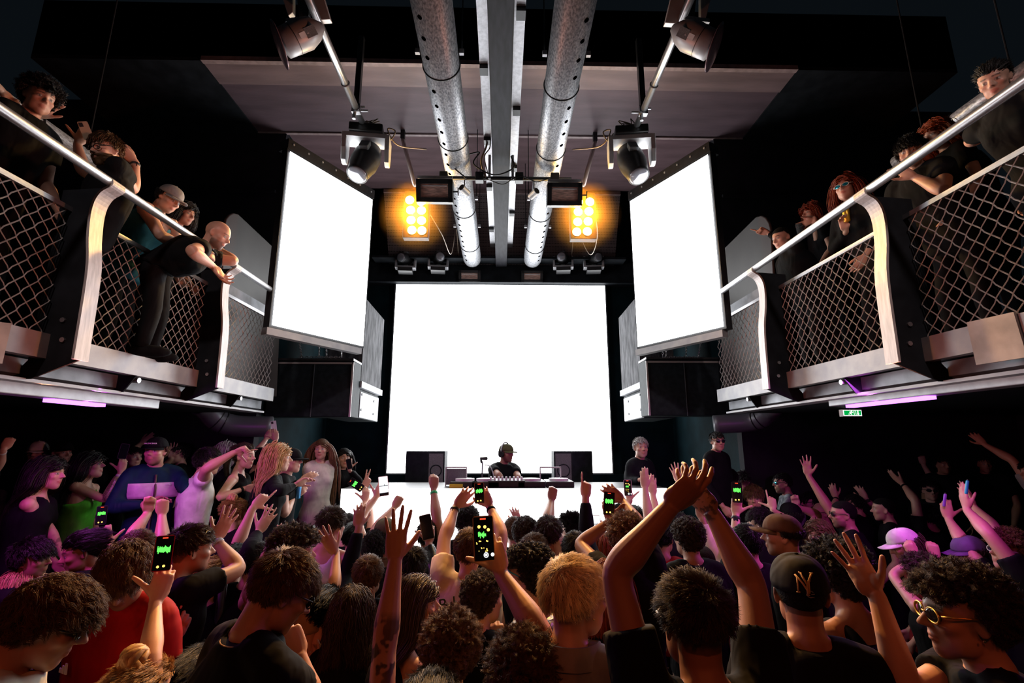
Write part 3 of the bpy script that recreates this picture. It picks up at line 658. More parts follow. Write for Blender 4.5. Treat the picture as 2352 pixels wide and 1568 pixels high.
g.build('running_figure', E_EXITW, e)
MB().cyl(((a[0]+b[0])/2, Y+.025, a[2]), ((a[0]+b[0])/2, Y+.025, H+.37), .006, 6).build('hanger', FIXB, e)
# smoke detector plate + red spark dots
p = at_y(1836, 931, 5.2); e = empty('ceiling_plate', p, 'flat pinkish vent plate under the exit side balcony', 'vent')
MB().bbox(p-np.array([.12, .12, .012]), p+np.array([.12, .12, .02])).build('plate', mat('pink_plate', (.45, .33, .32), .5), e); 
MB().bbox(p+np.array([-.05, -.14, .02]), p+np.array([.05, .0, .045])).build('mount', FIXG, e)
# bent grey pipes under the balconies
for lb, pts, r in (('fat grey bent pipe under the balcony of the bald man', [(455, 925), (475, 940), (500, 965), (545, 978), (625, 980)], .13), ('fat grey bent pipe under the exit side balcony', [(1775, 935), (1765, 945), (1745, 962), (1712, 970), (1640, 975)], .12)):
    P = [at_y(x, y, 5.9+.12*i) for i, (x, y) in enumerate(pts)]
    e = empty('drain_pipe', P[2], lb, 'pipe', 'fat pipes under the balconies')
    Q = spline(P, 30); Q[0][2] = H+.45
    MB().tube(Q, r, 24).build('pipe_tube', mat('satin_grey_pipe', (.16, .16, .18), .4, .3), e, smooth=True)
    for k in (14, 17):
        T = nrm(Q[k+1]-Q[k-1]); u = nrm(np.cross(T, [0, 1, 0])); v = np.cross(T, u)
        MB().tube([Q[k]+(u*math.cos(t)+v*math.sin(t))*(r+.003) for t in np.linspace(0, 2*PI, 25)], .007, 5, cap=False).build('joint_ring', FIXB, e)
# grey plate under the near exit side bay + its twin
for lb, X, pts, s in (('stained grey steel plate hung below the exit side balcony edge', XMR-.035, [(2225, 740), (2333, 716), (2365, 820), (2247, 838)], 1), ('stained grey steel plate hung below the balcony edge over the vest man side', XML+.035, [(-60, 735), (22, 742), (0, 835), (-80, 828)], -1)):
    tag(MB().prism([at_x(x, y, X) for x, y in pts], (-s*.012, 0, 0)).build('steel_plate', mat('stained_plate', (.30, .24, .21), .6, .2, var=.25, vscale=6)), lb, 'plate', 'stained plates under the balcony edges')
# crowd barrier handrail on the platform edge
e = empty('platform_railing', (-1.75, 5, PLAT), 'black tube railing at the platform edge below the white dress woman', 'railing')
MB().tube([(-1.72, 3.3, PLAT+.95), (-1.72, 6.2, PLAT+.95)], .025, 12).build('top_rail', FIXB, e, smooth=True)
MB().tube([(-1.72, 3.3, PLAT+.5), (-1.72, 6.2, PLAT+.5)], .02, 12).build('middle_rail', FIXB, e, smooth=True)
for y in (3.3, 4.3, 5.3, 6.2): MB().cyl((-1.72, y, PLAT), (-1.72, y, PLAT+.95), .025, 12).build('post', FIXB, e, smooth=True)
# ================================================================== people builder
def mesh_np(name, V, Q, smooth=True):
    me = bpy.data.meshes.new(name); V = np.asarray(V, np.float32); Q = np.asarray(Q, np.int32); k = Q.shape[1]
    me.vertices.add(len(V)); me.vertices.foreach_set('co', V.ravel())
    me.loops.add(Q.size); me.loops.foreach_set('vertex_index', Q.ravel())
    me.polygons.add(len(Q)); me.polygons.foreach_set('loop_start', np.arange(0, Q.size, k, dtype=np.int32))
    if smooth: me.polygons.foreach_set('use_smooth', np.ones(len(Q), bool))
    me.update(calc_edges=True); return me
# ---- head template: a star-shaped solid found by bisection on a signed distance
def _ell(p, c, r):
    q = (p-np.asarray(c))/np.asarray(r); k0 = np.linalg.norm(q, axis=-1); k1 = np.linalg.norm(q/np.asarray(r), axis=-1)
    return k0*(k0-1)/np.maximum(k1, 1e-9)
def _cap(p, a, b, ra, rb):
    a = np.asarray(a); b = np.asarray(b); t = np.clip(((p-a)@(b-a))/((b-a)@(b-a)), 0, 1)
    return np.linalg.norm(p-(a+t[..., None]*(b-a)), axis=-1)-(ra+(rb-ra)*t)
def _smin(a, b, k):
    h = np.clip(.5+.5*(b-a)/k, 0, 1); return b+(a-b)*h-k*h*(1-h)
def _smax(a, b, k): return -_smin(-a, -b, k)
def head_sdf(p, fem=False):
    p = np.stack([np.abs(p[..., 0]), p[..., 1], p[..., 2]], -1)
    j = .88 if fem else 1.0
    d = _ell(p, (0, -.012, .032), (.075, .098, .086))
    d = _smin(d, _ell(p, (0, .026, -.03), (.060*(.97 if fem else 1), .064, .078)), .02)
    d = _smin(d, _ell(p, (.036*j, .022, -.066), (.024, .042, .034)), .022)
    d = _smin(d, _ell(p, (0, .058*1.0, -.094), (.026*j, .026, .024)), .025)
    d = _smin(d, _cap(p, (.0, .083, .026), (.040, .064, .026), .011 if not fem else .008, .010), .014)
    d = _smin(d, _ell(p, (.043, .058, -.020), (.020, .022, .016)), .018)
    d = _smax(d, -_ell(p, (.031, .098, .004), (.019, .020, .013)), .012)
    d = _smin(d, _ell(p, (.031, .071, .004), (.0135, .0135, .012)), .004)
    d = _smin(d, _cap(p, (0, .085, .012), (0, .110, -.022), .007, .0108), .010)
    d = _smin(d, _ell(p, (.010, .094, -.026), (.008, .011, .008)), .006)
    d = _smin(d, _ell(p, (0, .083, -.052), (.022, .011, .0062)), .005)
    d = _smin(d, _ell(p, (0, .082, -.0645), (.019, .0115, .0072)), .005)
    return d
def head_template(fem, nu=84, nv=60):
    th = np.linspace(0, PI, nv+1)[1:-1]; ph = np.arange(nu)/nu*2*PI
    T, Pp = np.meshgrid(th, ph, indexing='ij')
    D = np.stack([np.sin(T)*np.sin(Pp), np.sin(T)*np.cos(Pp), np.cos(T)], -1).reshape(-1, 3)
    D = np.vstack([[0, 0, 1], D, [0, 0, -1]]); o = np.array([0, .012, -.012])
    lo = np.full(len(D), .02); hi = np.full(len(D), .17)
    for _ in range(26):
        m = (lo+hi)/2; ins = head_sdf(o+D*m[:, None], fem) < 0
        lo = np.where(ins, m, lo); hi = np.where(ins, hi, m)
    V = o+D*lo[:, None]
    Fs = [(0, 1+jj, 1+(jj+1) % nu) for jj in range(nu)]
    for i in range(nv-2): Fs += [(1+i*nu+jj, 1+(i+1)*nu+jj, 1+(i+1)*nu+(jj+1) % nu, 1+i*nu+(jj+1) % nu) for jj in range(nu)]
    e = len(V)-1; b = 1+(nv-2)*nu; Fs += [(e, b+(jj+1) % nu, b+jj) for jj in range(nu)]
    return V, Fs
HEADT = {f: head_template(f) for f in (False, True)}
def ear_piece(s):
    m = MB(); m.ell((0, 0, 0), (.0085, .019, .032), nu=14, nv=12); V = m.v[0]
    r = (V[:, 1]/.019)**2+(V[:, 2]/.032)**2
    V[:, 0] = np.where(V[:, 0] > 0, V[:, 0]-.009*np.exp(-((V[:, 1]-.004)/.010)**2-((V[:, 2]-.004)/.017)**2), V[:, 0])
    V[:, 1] += -.10*V[:, 2]; a = .45; c, sn = math.cos(a), math.sin(a)
    X = V[:, 0]*c-V[:, 1]*sn*.9; Y = V[:, 0]*sn+V[:, 1]*c
    return np.stack([(X+.074)*s, Y-.012, V[:, 2]-.006], 1), ([f if s > 0 else f[::-1] for f in m.f])
EARS = [ear_piece(1), ear_piece(-1)]
HEADV = HEADT[False][0]
_hn = HEADV-np.array([0, -.01, .02]); HEADN = _hn/np.linalg.norm(_hn, axis=1, keepdims=True)
def hairline(V, low=0.0, fringe=0.0):
    """positive inside the hair region"""
    y, z, x = V[:, 1], V[:, 2], np.abs(V[:, 0])
    front = .060-fringe
    line = np.where(y > .02, front-.010*np.clip(x/.06, 0, 1)+0*y, front-(.02-y)*1.45-low)
    line = np.where((y <= .02) & (y > -.015), np.minimum(line, front-(.02-y)*1.2), line)
    return z-np.maximum(line, -.082-low)
# ---- hand
FJ = [(-.030, .092, .0), (-.010, .097, .003), (.011, .093, .002), (.029, .084, -.002)]
FL = [(.040, .025, .020), (.044, .028, .021), (.040, .026, .021), (.031, .020, .018)]
FR = [.0088, .0090, .0085, .0074]
POSES = {'open': ([(4, 6, 5), (0, 4, 4), (2, 6, 5), (6, 8, 6)], 9, (48, 10, 8)), 'flat': ([(8, 8, 5), (6, 8, 5), (7, 8, 5), (9, 10, 6)], 1.5, (30, 8, 10)),
 'relax': ([(15, 22, 14), (22, 28, 16), (28, 34, 20), (32, 38, 22)], 4, (34, 16, 14)), 'fist': ([(82, 98, 55)]*4, 0, (10, 52, 40)),
 'point': ([(4, 6, 4), (75, 98, 55), (80, 100, 55), (82, 100, 55)], 2, (16, 45, 35)), 'peace': ([(2, 5, 4), (0, 5, 4), (78, 98, 55), (82, 100, 55)], 9, (14, 50, 40)),
 'grip': ([(30, 42, 28), (34, 46, 30), (38, 50, 32), (42, 52, 34)], 3, (52, -6, -4)), 'claw': ([(10, 40, 30), (12, 44, 32), (16, 46, 34), (20, 48, 34)], 8, (50, 18, 20)),
 'thumb': ([(70, 95, 55)]*4, 0, (62, -6, -6)), 'pinch': ([(48, 50, 30), (20, 30, 20), (16, 26, 18), (14, 24, 18)], 5, (28, 30, 22)),
 'curl': ([(55, 55, 30), (60, 60, 32), (64, 64, 34), (66, 66, 36)], 1, (24, 22, 20)), 'gun': ([(6, 8, 6), (70, 92, 50), (76, 96, 52), (80, 98, 54)], 2, (66, -4, -4))}
def rotx(a): c, s = math.cos(a), math.sin(a); return np.array([[1, 0, 0], [0, c, -s], [0, s, c]])
def roty(a): c, s = math.cos(a), math.sin(a); return np.array([[c, 0, s], [0, 1, 0], [-s, 0, c]])
def rotz(a): c, s = math.cos(a), math.sin(a); return np.array([[c, -s, 0], [s, c, 0], [0, 0, 1]])
def hand_pieces(side, pose, k=1.0, hi=True):
    """right hand: fingers +Y, back of hand +Z, thumb at -X; mirrored for the other"""
    cur, spread, (tab, tm, ti) = POSES[pose]; m = MB(); n = 12
    a = np.arange(n)/n*2*PI
    prof = [(-.02, .0245, .0185, 0), (.0, .0265, .0185, 0), (.02, .034, .019, -.002), (.045, .0395, .0185, -.003), (.07, .0405, .016, -.002), (.088, .039, .0135, 0), (.097, .034, .010, .001)]
    m.loft([np.stack([np.cos(a)*w*np.abs(np.cos(a))**-.15 if False else np.cos(a)*w, np.full(n, y), np.sin(a)*h+z], 1) for y, w, h, z in prof])
    m.ell((-.024, .034, -.011), (.017, .028, .014), rotz(.35), nu=12, nv=8); m.ell((.026, .034, -.009), (.013, .030, .011), nu=12, nv=8)
    kk = 10 if hi else 8
    for i in range(4):
        p = np.array(FJ[i]); sp = math.radians(spread*(-1.5+i)*-1); ang = 0; P = [p-np.array([0, .02, 0]), p.copy()]; 
        for L, c in zip(FL[i], cur[i]):
            ang += math.radians(c); d = rotz(sp)@np.array([0, math.cos(ang), -math.sin(ang)])
            P += [p+d*L*.5, p+d*L]; p = p+d*L
        r = FR[i]; m.tube(P, [r*1.08, r*1.12, r*.96, r*1.04, r*.90, r*.95, r*.84, r*.70], kk, dome=True)
    p = np.array([-.022, .022, -.006]); d0 = rotz(math.radians(tab))@np.array([0, 1, 0]); d0 = nrm(d0+np.array([0, 0, -.28]))
    P = [p, p+d0*.042]; p = p+d0*.042; ax = nrm(np.cross(d0, [.35, 0, 1.0])); q = d0
    for L, c in ((.034, tm), (.028, ti)):
        t = math.radians(c); inw = nrm(np.array([.75, .35, -.55])); q = nrm(q*math.cos(t)+inw*math.sin(t)); P += [p+q*L*.5, p+q*L]; p = p+q*L
    m.tube(P, [.0155, .0125, .0105, .0112, .0098, .0078], kk, dome=True)
    V = np.vstack(m.v)*k; Fs = m.f
    if side == 'L': V = V*np.array([-1, 1, 1]); Fs = [f[::-1] for f in Fs]
    return V, Fs
# ---- materials for people
def skin_mat():
    m = bpy.data.materials.new('skin'); m.use_nodes = True; nt = m.node_tree; b = nt.nodes['Principled BSDF']
    at = nt.nodes.new('ShaderNodeAttribute'); at.attribute_name = 'tint'
    tc = nt.nodes.new('ShaderNodeTexCoord'); n = nt.nodes.new('ShaderNodeTexNoise'); n.inputs['Scale'].default_value = 38; n.inputs['Detail'].default_value = 4
    mx = nt.nodes.new('ShaderNodeMix'); mx.data_type = 'RGBA'; mx.blend_type = 'MULTIPLY'; mx.inputs['Factor'].default_value = .35
    rp = nt.nodes.new('ShaderNodeValToRGB'); rp.color_ramp.elements[0].color = (.78, .62, .55, 1); rp.color_ramp.elements[1].color = (1, 1, 1, 1)
    nt.links.new(tc.outputs['Object'], n.inputs['Vector']); nt.links.new(n.outputs['Fac'], rp.inputs['Fac'])
    nt.links.new(at.outputs['Color'], mx.inputs['A']); nt.links.new(rp.outputs['Color'], mx.inputs['B']); nt.links.new(mx.outputs['Result'], b.inputs['Base Color'])
    n2 = nt.nodes.new('ShaderNodeTexNoise'); n2.inputs['Scale'].default_value = 260; bp = nt.nodes.new('ShaderNodeBump'); bp.inputs['Strength'].default_value = .05; bp.inputs['Distance'].default_value = .004
    nt.links.new(tc.outputs['Object'], n2.inputs['Vector']); nt.links.new(n2.outputs['Fac'], bp.inputs['Height']); nt.links.new(bp.outputs['Normal'], b.inputs['Normal'])
    b.inputs['Roughness'].default_value = .46; b.inputs['Specular IOR Level'].default_value = .45
    return m
SKIN = skin_mat()
TONE = {'f': (.60, .34, .25), 'm': (.50, .27, .185), 't': (.38, .19, .12), 'd': (.22, .105, .065)}
HAIRC = {'k': (.010, .008, .007), 'd': (.040, .023, .014), 'b': (.10, .050, .023), 'l': (.16, .085, .04), 'y': (.50, .30, .13), 'p': (.82, .62, .38), 'r': (.28, .055, .012), 'g': (.35, .34, .33), 'v': (.10, .03, .14), 'R': (.20, .03, .008)}
def hair_mat(c):
    key = 'hair_'+c
    if key in MATS: return MATS[key]
    m = mat(key, HAIRC[c], .42, var=.35, vscale=60, spec=.32, stretch=(1, 1, .3)); return m
FABRIC = {'black': ((.0045, .0045, .0055), .85), 'ink': ((.008, .009, .012), .8), 'satin': ((.014, .013, .012), .33), 'white': ((.72, .71, .70), .8), 'beige': ((.74, .63, .50), .85), 'cream': ((.66, .62, .54), .8), 'grey': ((.26, .25, .25), .85),
 'red': ((.32, .006, .009), .7), 'green': ((.10, .62, .04), .6), 'navy': ((.008, .045, .062), .6), 'olive': ((.09, .085, .04), .85), 'brown': ((.12, .07, .04), .8), 'tan': ((.34, .22, .13), .8), 'yellow': ((.62, .34, .02), .8), 'denim': ((.05, .06, .08), .85), 'lightdenim': ((.42, .44, .47), .85),
 'teal': ((.03, .14, .18), .8), 'maroon': ((.16, .01, .015), .8), 'pattern': ((.30, .33, .35), .8), 'leopard': ((.22, .12, .05), .8), 'purple': ((.13, .09, .2), .8), 'sequin': ((.03, .025, .02), .3)}
def cloth(c):
    key = 'fabric_'+c
    if key in MATS: return MATS[key]
    col, r = FABRIC[c]
    kw = {}
    if c == 'pattern': kw = dict(col2=(.02, .03, .04), vscale=16)
    if c == 'leopard': kw = dict(col2=(.02, .012, .006), vscale=40)
    if c == 'sequin': kw = dict(col2=(.5, .42, .25), vscale=160)
    m = mat(key, col, r, var=0 if kw else .18, **({'vscale': 10} | kw))
    nt = m.node_tree; b = nt.nodes['Principled BSDF']
    tc = nt.nodes.new('ShaderNodeTexCoord'); mp = nt.nodes.new('ShaderNodeMapping'); mp.inputs['Scale'].default_value = (1.6, 1.6, .7); mp.inputs['Rotation'].default_value = (.3, .5, .4)
    n = nt.nodes.new('ShaderNodeTexNoise'); n.inputs['Scale'].default_value = 5.5; n.inputs['Detail'].default_value = 2; n.inputs['Distortion'].default_value = .7
    bp = nt.nodes.new('ShaderNodeBump'); bp.inputs['Strength'].default_value = .5; bp.inputs['Distance'].default_value = .03
    nt.links.new(tc.outputs['Object'], mp.inputs['Vector']); nt.links.new(mp.outputs['Vector'], n.inputs['Vector']); nt.links.new(n.outputs['Fac'], bp.inputs['Height']); nt.links.new(bp.outputs['Normal'], b.inputs['Normal'])
    b.inputs['Specular IOR Level'].default_value = .5 if c in ('satin', 'sequin') else .12
    return m
# ---- remesh
def remesh(mb, voxel, smooth=2, fac=.5):
    me = mb.mesh('tmp'); o = bpy.data.objects.new('tmp', me); COL.objects.link(o)
    r = o.modifiers.new('r', 'REMESH'); r.mode = 'VOXEL'; r.voxel_size = voxel; r.use_smooth_shade = True
    if smooth:
        s = o.modifiers.new('s', 'SMOOTH'); s.factor = fac; s.iterations = smooth
    dg = bpy.context.evaluated_depsgraph_get(); out = bpy.data.meshes.new_from_object(o.evaluated_get(dg))
    bpy.data.objects.remove(o); bpy.data.meshes.remove(me); out.materials.clear(); return out
def verts_of(me):
    V = np.empty(len(me.vertices)*3, np.float32); me.vertices.foreach_get('co', V); return V.reshape(-1, 3).astype(float)
def set_tint(me, C):
    a = me.attributes.new('tint', 'FLOAT_COLOR', 'POINT'); n = len(me.vertices); c = np.ones((n, 4), np.float32); c[:, :3] = C; a.data.foreach_set('color', c.ravel())
def sstep(x, a, b): t = np.clip((x-a)/(b-a), 0, 1); return t*t*(3-2*t)
# ---- hair
HP = {  # style: (locks, length, radius, steps, comb along the scalp, up, gravity, curl radius, curl turns, shell, jitter)
 'crop': (1500, .034, .0027, 5, 1.0, .20, .10, 0, 0, .010, .16), 'messy': (1300, .056, .0029, 7, 1.0, .34, .35, .004, .6, .014, .26), 'curly': (1500, .060, .0030, 12, .05, .75, .12, .0075, 1.5, .022, .5), 'tight': (1400, .034, .0030, 9, .0, .8, .05, .0055, 1.4, .016, .45),
 'swept': (1300, .062, .0030, 8, 1.0, .26, .55, .006, .8, .014, .16), 'long': (700, .46, .0046, 16, -.25, .0, 1.0, .003, .7, .012, .10), 'bob': (640, .24, .0044, 13, -.1, .05, 1.0, .003, .6, .014, .12), 'waves': (640, .36, .0050, 20, -.15, .1, 1.0, .010, 2.2, .016, .20),
 'tail': (700, .06, .0028, 6, -1.0, .0, .1, 0, 0, .009, .08), 'bun': (700, .06, .0028, 6, -.9, .25, .0, 0, 0, .009, .10), 'slick': (700, .07, .0028, 6, -1.0, .0, .15, 0, 0, .009, .06), 'buzz': (0, 0, 0, 0, 0, 0, 0, 0, 0, .0045, 0), 'fade': (1100, .040, .0028, 6, .9, .38, .10, .003, .5, .012, .22), 'spiky': (700, .055, .0032, 6, .5, 1.0, .0, 0, 0, .010, .3)}
def shell_mat(c):
    return MATS.get('hair_base_'+c) or mat('hair_base_'+c, tuple(x*.55 for x in HAIRC[c]), .75, var=.5, vscale=150, spec=.15, bump=.9, bscale=260)
HP['topcrop'] = (1500, .046, .0026, 6, 1.0, .07, .28, 0, 0, .016, .10)
def hair_build(root, style, color, hc, Rh, d, hs, rs, fem, big=1.0, nb=None, bf=None, hat=False, hlen=1.0):
    n, L, r, M, cf, cu, g, cr, ct, sh, jit = HP[style]; sh *= big**.5; L *= big*hlen; strand = d < 5.5
    V, Fs = HEADT[fem]; lowv = .0
    fr = .018 if style in ('swept', 'bob') else (.01 if style in ('long', 'waves', 'messy') else 0)
    hl = hairline(V, lowv, fr)
    if style in ('fade', 'topcrop'): hl = np.minimum(hl, V[:, 2]-(.012 if style == 'fade' else -.012))
    if style == 'spiky': hl = np.minimum(hl, V[:, 2]+.02)
    msk = sstep(hl, -.004, .018)
    if hat: sh = min(sh, .006)
    N = V-np.array([0, -.01, .02]); N /= np.linalg.norm(N, axis=1, keepdims=True)
    ns = np.array([mnoise.noise(Vector(v*38)+Vector((rs.random()*0+hash(style) % 7, 0, 0))) for v in V]) if d < 3.2 else np.zeros(len(V))
    off = -.007+msk*(sh+.007)+msk*ns*sh*.45
    S_ = (V+N*off[:, None])*hs
    W = lambda p: p@Rh.T+hc
    mb = MB(); mb.add(W(S_), Fs); 
    shell = mb.build('hair', shell_mat(color), root, smooth=True)
    if n == 0: return shell
    n = int(n*(.55*np.clip(2.4/d, .8, 1.15) if strand else np.clip(1.75/d, .22, 1.0))); r = r*np.clip((d/1.75)**.45, 1, 1.9)
    idx = np.where((hl > -.003) & (V[:, 2] < (.034 if hat else 9)))[0]
    if hat and L < .15: cu, g, L = .12, .6, min(L, .022)
    # area weighted choice so the pole rows are not crowded
    wgt = np.sqrt(V[idx, 0]**2+V[idx, 1]**2)+.012; wgt = wgt*(1+5*np.exp(-(np.linalg.norm(V[idx]-np.array([.012, -.075, .095]), axis=1)/.035)**2)); wgt = wgt/wgt.sum()
    ii = rs.choice(idx, n, p=wgt); p = V[ii]+N[ii]*(sh*.4); nn = N[ii]
    fw = np.array([0, 1.0, 0]); 
    comb = np.tile(fw*cf, (n, 1))
    if style in ('crop', 'messy', 'fade', 'swept', 'spiky', 'topcrop'):
        wh = p-np.array([.012, -.075, .095]); wh -= nn*(wh*nn).sum(1)[:, None]; wh /= np.maximum(np.linalg.norm(wh, axis=1, keepdims=True), 1e-3)
        comb = wh*cf*(1.0 if style != 'swept' else .6)+(fw*.5 if style == 'swept' else 0)
    if style in ('swept', 'messy'): comb = comb+np.array([.22*rs.choice([-1, 1]), 0, 0])
    d0 = nn*cu+comb+rs.normal(0, jit, (n, 3))*.6
    d0 -= nn*np.minimum((d0*nn).sum(1), 0)[:, None]
    d0 = d0/np.maximum(np.linalg.norm(d0, axis=1, keepdims=True), 1e-6)
    Gl = Rh.T@np.array([0, 0, -1.0])
    Ls = L*rs.uniform(.7, 1.15, n); P = np.zeros((n, M, 3)); q = p.copy(); v = d0.copy()
    if style in ('long', 'bob', 'waves'):
        sd = np.sign(p[:, 0]+1e-6*rs.normal(size=n)); v = np.stack([sd*.16, np.where(p[:, 1] > .03, -.26, -.16), nn[:, 2]*.0-.3], 1)+nn*.10
        v /= np.linalg.norm(v, axis=1, keepdims=True)
    if L < .15: Ls = Ls*(.30+.70*np.clip((p[:, 2]+.03)/.09, 0, 1))
    if L > .15:
        fq = p[:, 1] > .02; v[fq] = np.stack([np.sign(p[fq, 0]+1e-6)*.75, np.full(fq.sum(), -.55), np.full(fq.sum(), -.05)], 1)+nn[fq]*.18; v /= np.linalg.norm(v, axis=1, keepdims=True)
    st = Ls/(M-1)
    shx = None
    if nb is not None: nbl = Rh.T@((nb-hc)/hs)
    for k in range(M):
        P[:, k] = q
        v = v+Gl*g*(.42 if L > .15 else .16)+rs.normal(0, jit*.10, (n, 3)); v /= np.linalg.norm(v, axis=1, keepdims=True)
        q = q+v*st[:, None]
        # keep outside the skull
        rel = (q-np.array([0, -.010, .022]))/np.array([.080+sh*.6, .104+sh*.6, .094+sh*.6]); m_ = np.linalg.norm(rel, axis=1)
        ins = m_ < 1
        if style in ('long', 'bob', 'waves'):   # face stays free
            ym = .018+np.clip((q[:, 2]-.03)/.05, 0, 1)*.06; q[:, 1] = np.minimum(q[:, 1], np.where(q[:, 2] < .08, ym, 9))
            rel2 = (q-np.array([0, .0, -.06]))/np.array([.072, .085, .09]); m2 = np.linalg.norm(rel2, axis=1); i2 = m2 < 1
            q[i2] = (rel2[i2]/m2[i2, None])*np.array([.072, .085, .09])+np.array([0, .0, -.06])
            if nb is not None:
                zz = q[:, 2] < nbl[2]+.05
                back = q[:, 1] <= .03
                amt = np.clip((nbl[2]+.05-q[:, 2])/.10, 0, 1)
                yb_ = np.minimum(q[:, 1], nbl[1]-.095); yf_ = np.maximum(q[:, 1], nbl[1]+.105)
                q[:, 1] = np.where(zz, q[:, 1]+(np.where(back, yb_, yf_)-q[:, 1])*amt*.45, q[:, 1])
        q[ins] = (rel[ins]/np.maximum(m_[ins, None], .05))*np.array([.080+sh*.6, .104+sh*.6, .094+sh*.6])+np.array([0, -.010, .022])
    if cr:
        t = np.linspace(0, 1, M); ph = rs.uniform(0, 2*PI, n); sg = rs.choice([-1, 1], n)
        u = np.cross(d0, nn); u /= np.maximum(np.linalg.norm(u, axis=1, keepdims=True), 1e-6); w_ = np.cross(d0, u)
        an = ph[:, None]+sg[:, None]*t[None]*2*PI*ct
        P += (u[:, None]*np.cos(an)[..., None]+w_[:, None]*np.sin(an)[..., None])*(cr*np.minimum(t*3, 1))[None, :, None]
    P *= hs
    if strand:
        kch = 15 if d < 2.2 else (9 if d < 3.3 else 7)
        cl = {'curly': .30, 'tight': .30, 'messy': .55, 'swept': .50, 'waves': .5}.get(style, .75); R0 = r*hs*(2.4 if L > .15 else 2.1)
        off = rs.normal(0, 1, (n, kch, 1, 3))*R0*.75; tt = np.linspace(0, 1, M)[None, None, :, None]
        PP = P[:, None]+off*(1-(1-cl)*tt)+rs.normal(0, .0009, (n, kch, M, 3))*tt
        LL = rs.uniform(.72, 1.0, (n, kch, 1, 1)); 
        PP = PP[:, :, :1]+(PP-PP[:, :, :1])*LL
        PP = W(PP.reshape(-1, 3)*1.0); N_ = n*kch
        hcv = bpy.data.hair_curves.new('hair_strands'); hcv.add_curves([M]*N_)
        hcv.position_data.foreach_set('vector', PP.astype(np.float32).ravel())
        rad = (np.linspace(1, .25, M)[None]*rs.uniform(.7, 1.2, N_)[:, None]*.00085*np.clip(d/1.5, .9, 2.6)*(1.25 if L > .15 else 1)).astype(np.float32)
        at = hcv.attributes.get('radius') or hcv.attributes.new('radius', 'FLOAT', 'POINT'); at.data.foreach_set('value', rad.ravel())
        o = link('hair_strands', hcv, hair_mat(color), shell)
    T = np.gradient(P, axis=1); T /= np.maximum(np.linalg.norm(T, axis=2, keepdims=True), 1e-9)
    A = np.cross(T, (nn+rs.normal(0, .2, nn.shape))[:, None]); A /= np.maximum(np.linalg.norm(A, axis=2, keepdims=True), 1e-9); B = np.cross(T, A)
    tap = np.linspace(0, 1, M); rad = r*hs*(1-.15*(1-tap))*np.sqrt(np.clip(1.02-tap**2.2, .03, 1))
    rr = rad[None, :, None]*rs.uniform(.75, 1.25, n)[:, None, None]
    ring = np.stack([P+A*rr, P+B*rr*.6, P-A*rr, P-B*rr*.6], 2)        # n,M,4,3
    VV = W(ring.reshape(-1, 3))
    base = (np.arange(n)*M*4)[:, None, None]+(np.arange(M-1)*4)[None, :, None]+np.arange(4)[None, None]
    nx = (np.arange(4)+1) % 4; b2 = (np.arange(n)*M*4)[:, None, None]+(np.arange(M-1)*4)[None, :, None]+nx[None, None]
    Q = np.stack([base, b2, b2+4, base+4], -1).reshape(-1, 4)
    if not strand:
        me = mesh_np('hair_strands', VV, Q)
        o = link('hair_strands', me, hair_mat(color), shell)
    ex = None
    if style == 'tail':
        ex = MB(); a = W(np.array([0, -.112, .02])*hs)
        bk = -Rh[:, 1]; ex.ell(a, (.022, .022, .02)); pts = [a, a+bk*.05+[0, 0, .0], a+bk*.07+np.array([0, 0, -.09]), a+bk*.05+np.array([0, 0, -.20]), a+bk*.035+np.array([0, 0, -.27])]
        ex.tube(spline(pts, 14), np.array([.016, .026, .034, .038, .038, .037, .036, .034, .031, .028, .024, .019, .012, .004]), 12); ex.build('ponytail', hair_mat(color), shell, smooth=True)
    if style == 'bun':
        ex = MB(); a = W(np.array([0, -.055, .135])*hs)
        for i in range(7):
            t = rs.uniform(0, 2*PI, 1)[0]; ax = nrm(rs.normal(size=3)); u = nrm(np.cross(ax, [.3, .2, 1])); w_ = np.cross(ax, u)
            ex.tube([a+(u*math.cos(q_)+w_*math.sin(q_))*.034 for q_ in np.linspace(t, t+2*PI, 18)], .013, 7)
        ex.build('bun', hair_mat(color), shell, smooth=True)
    return shell
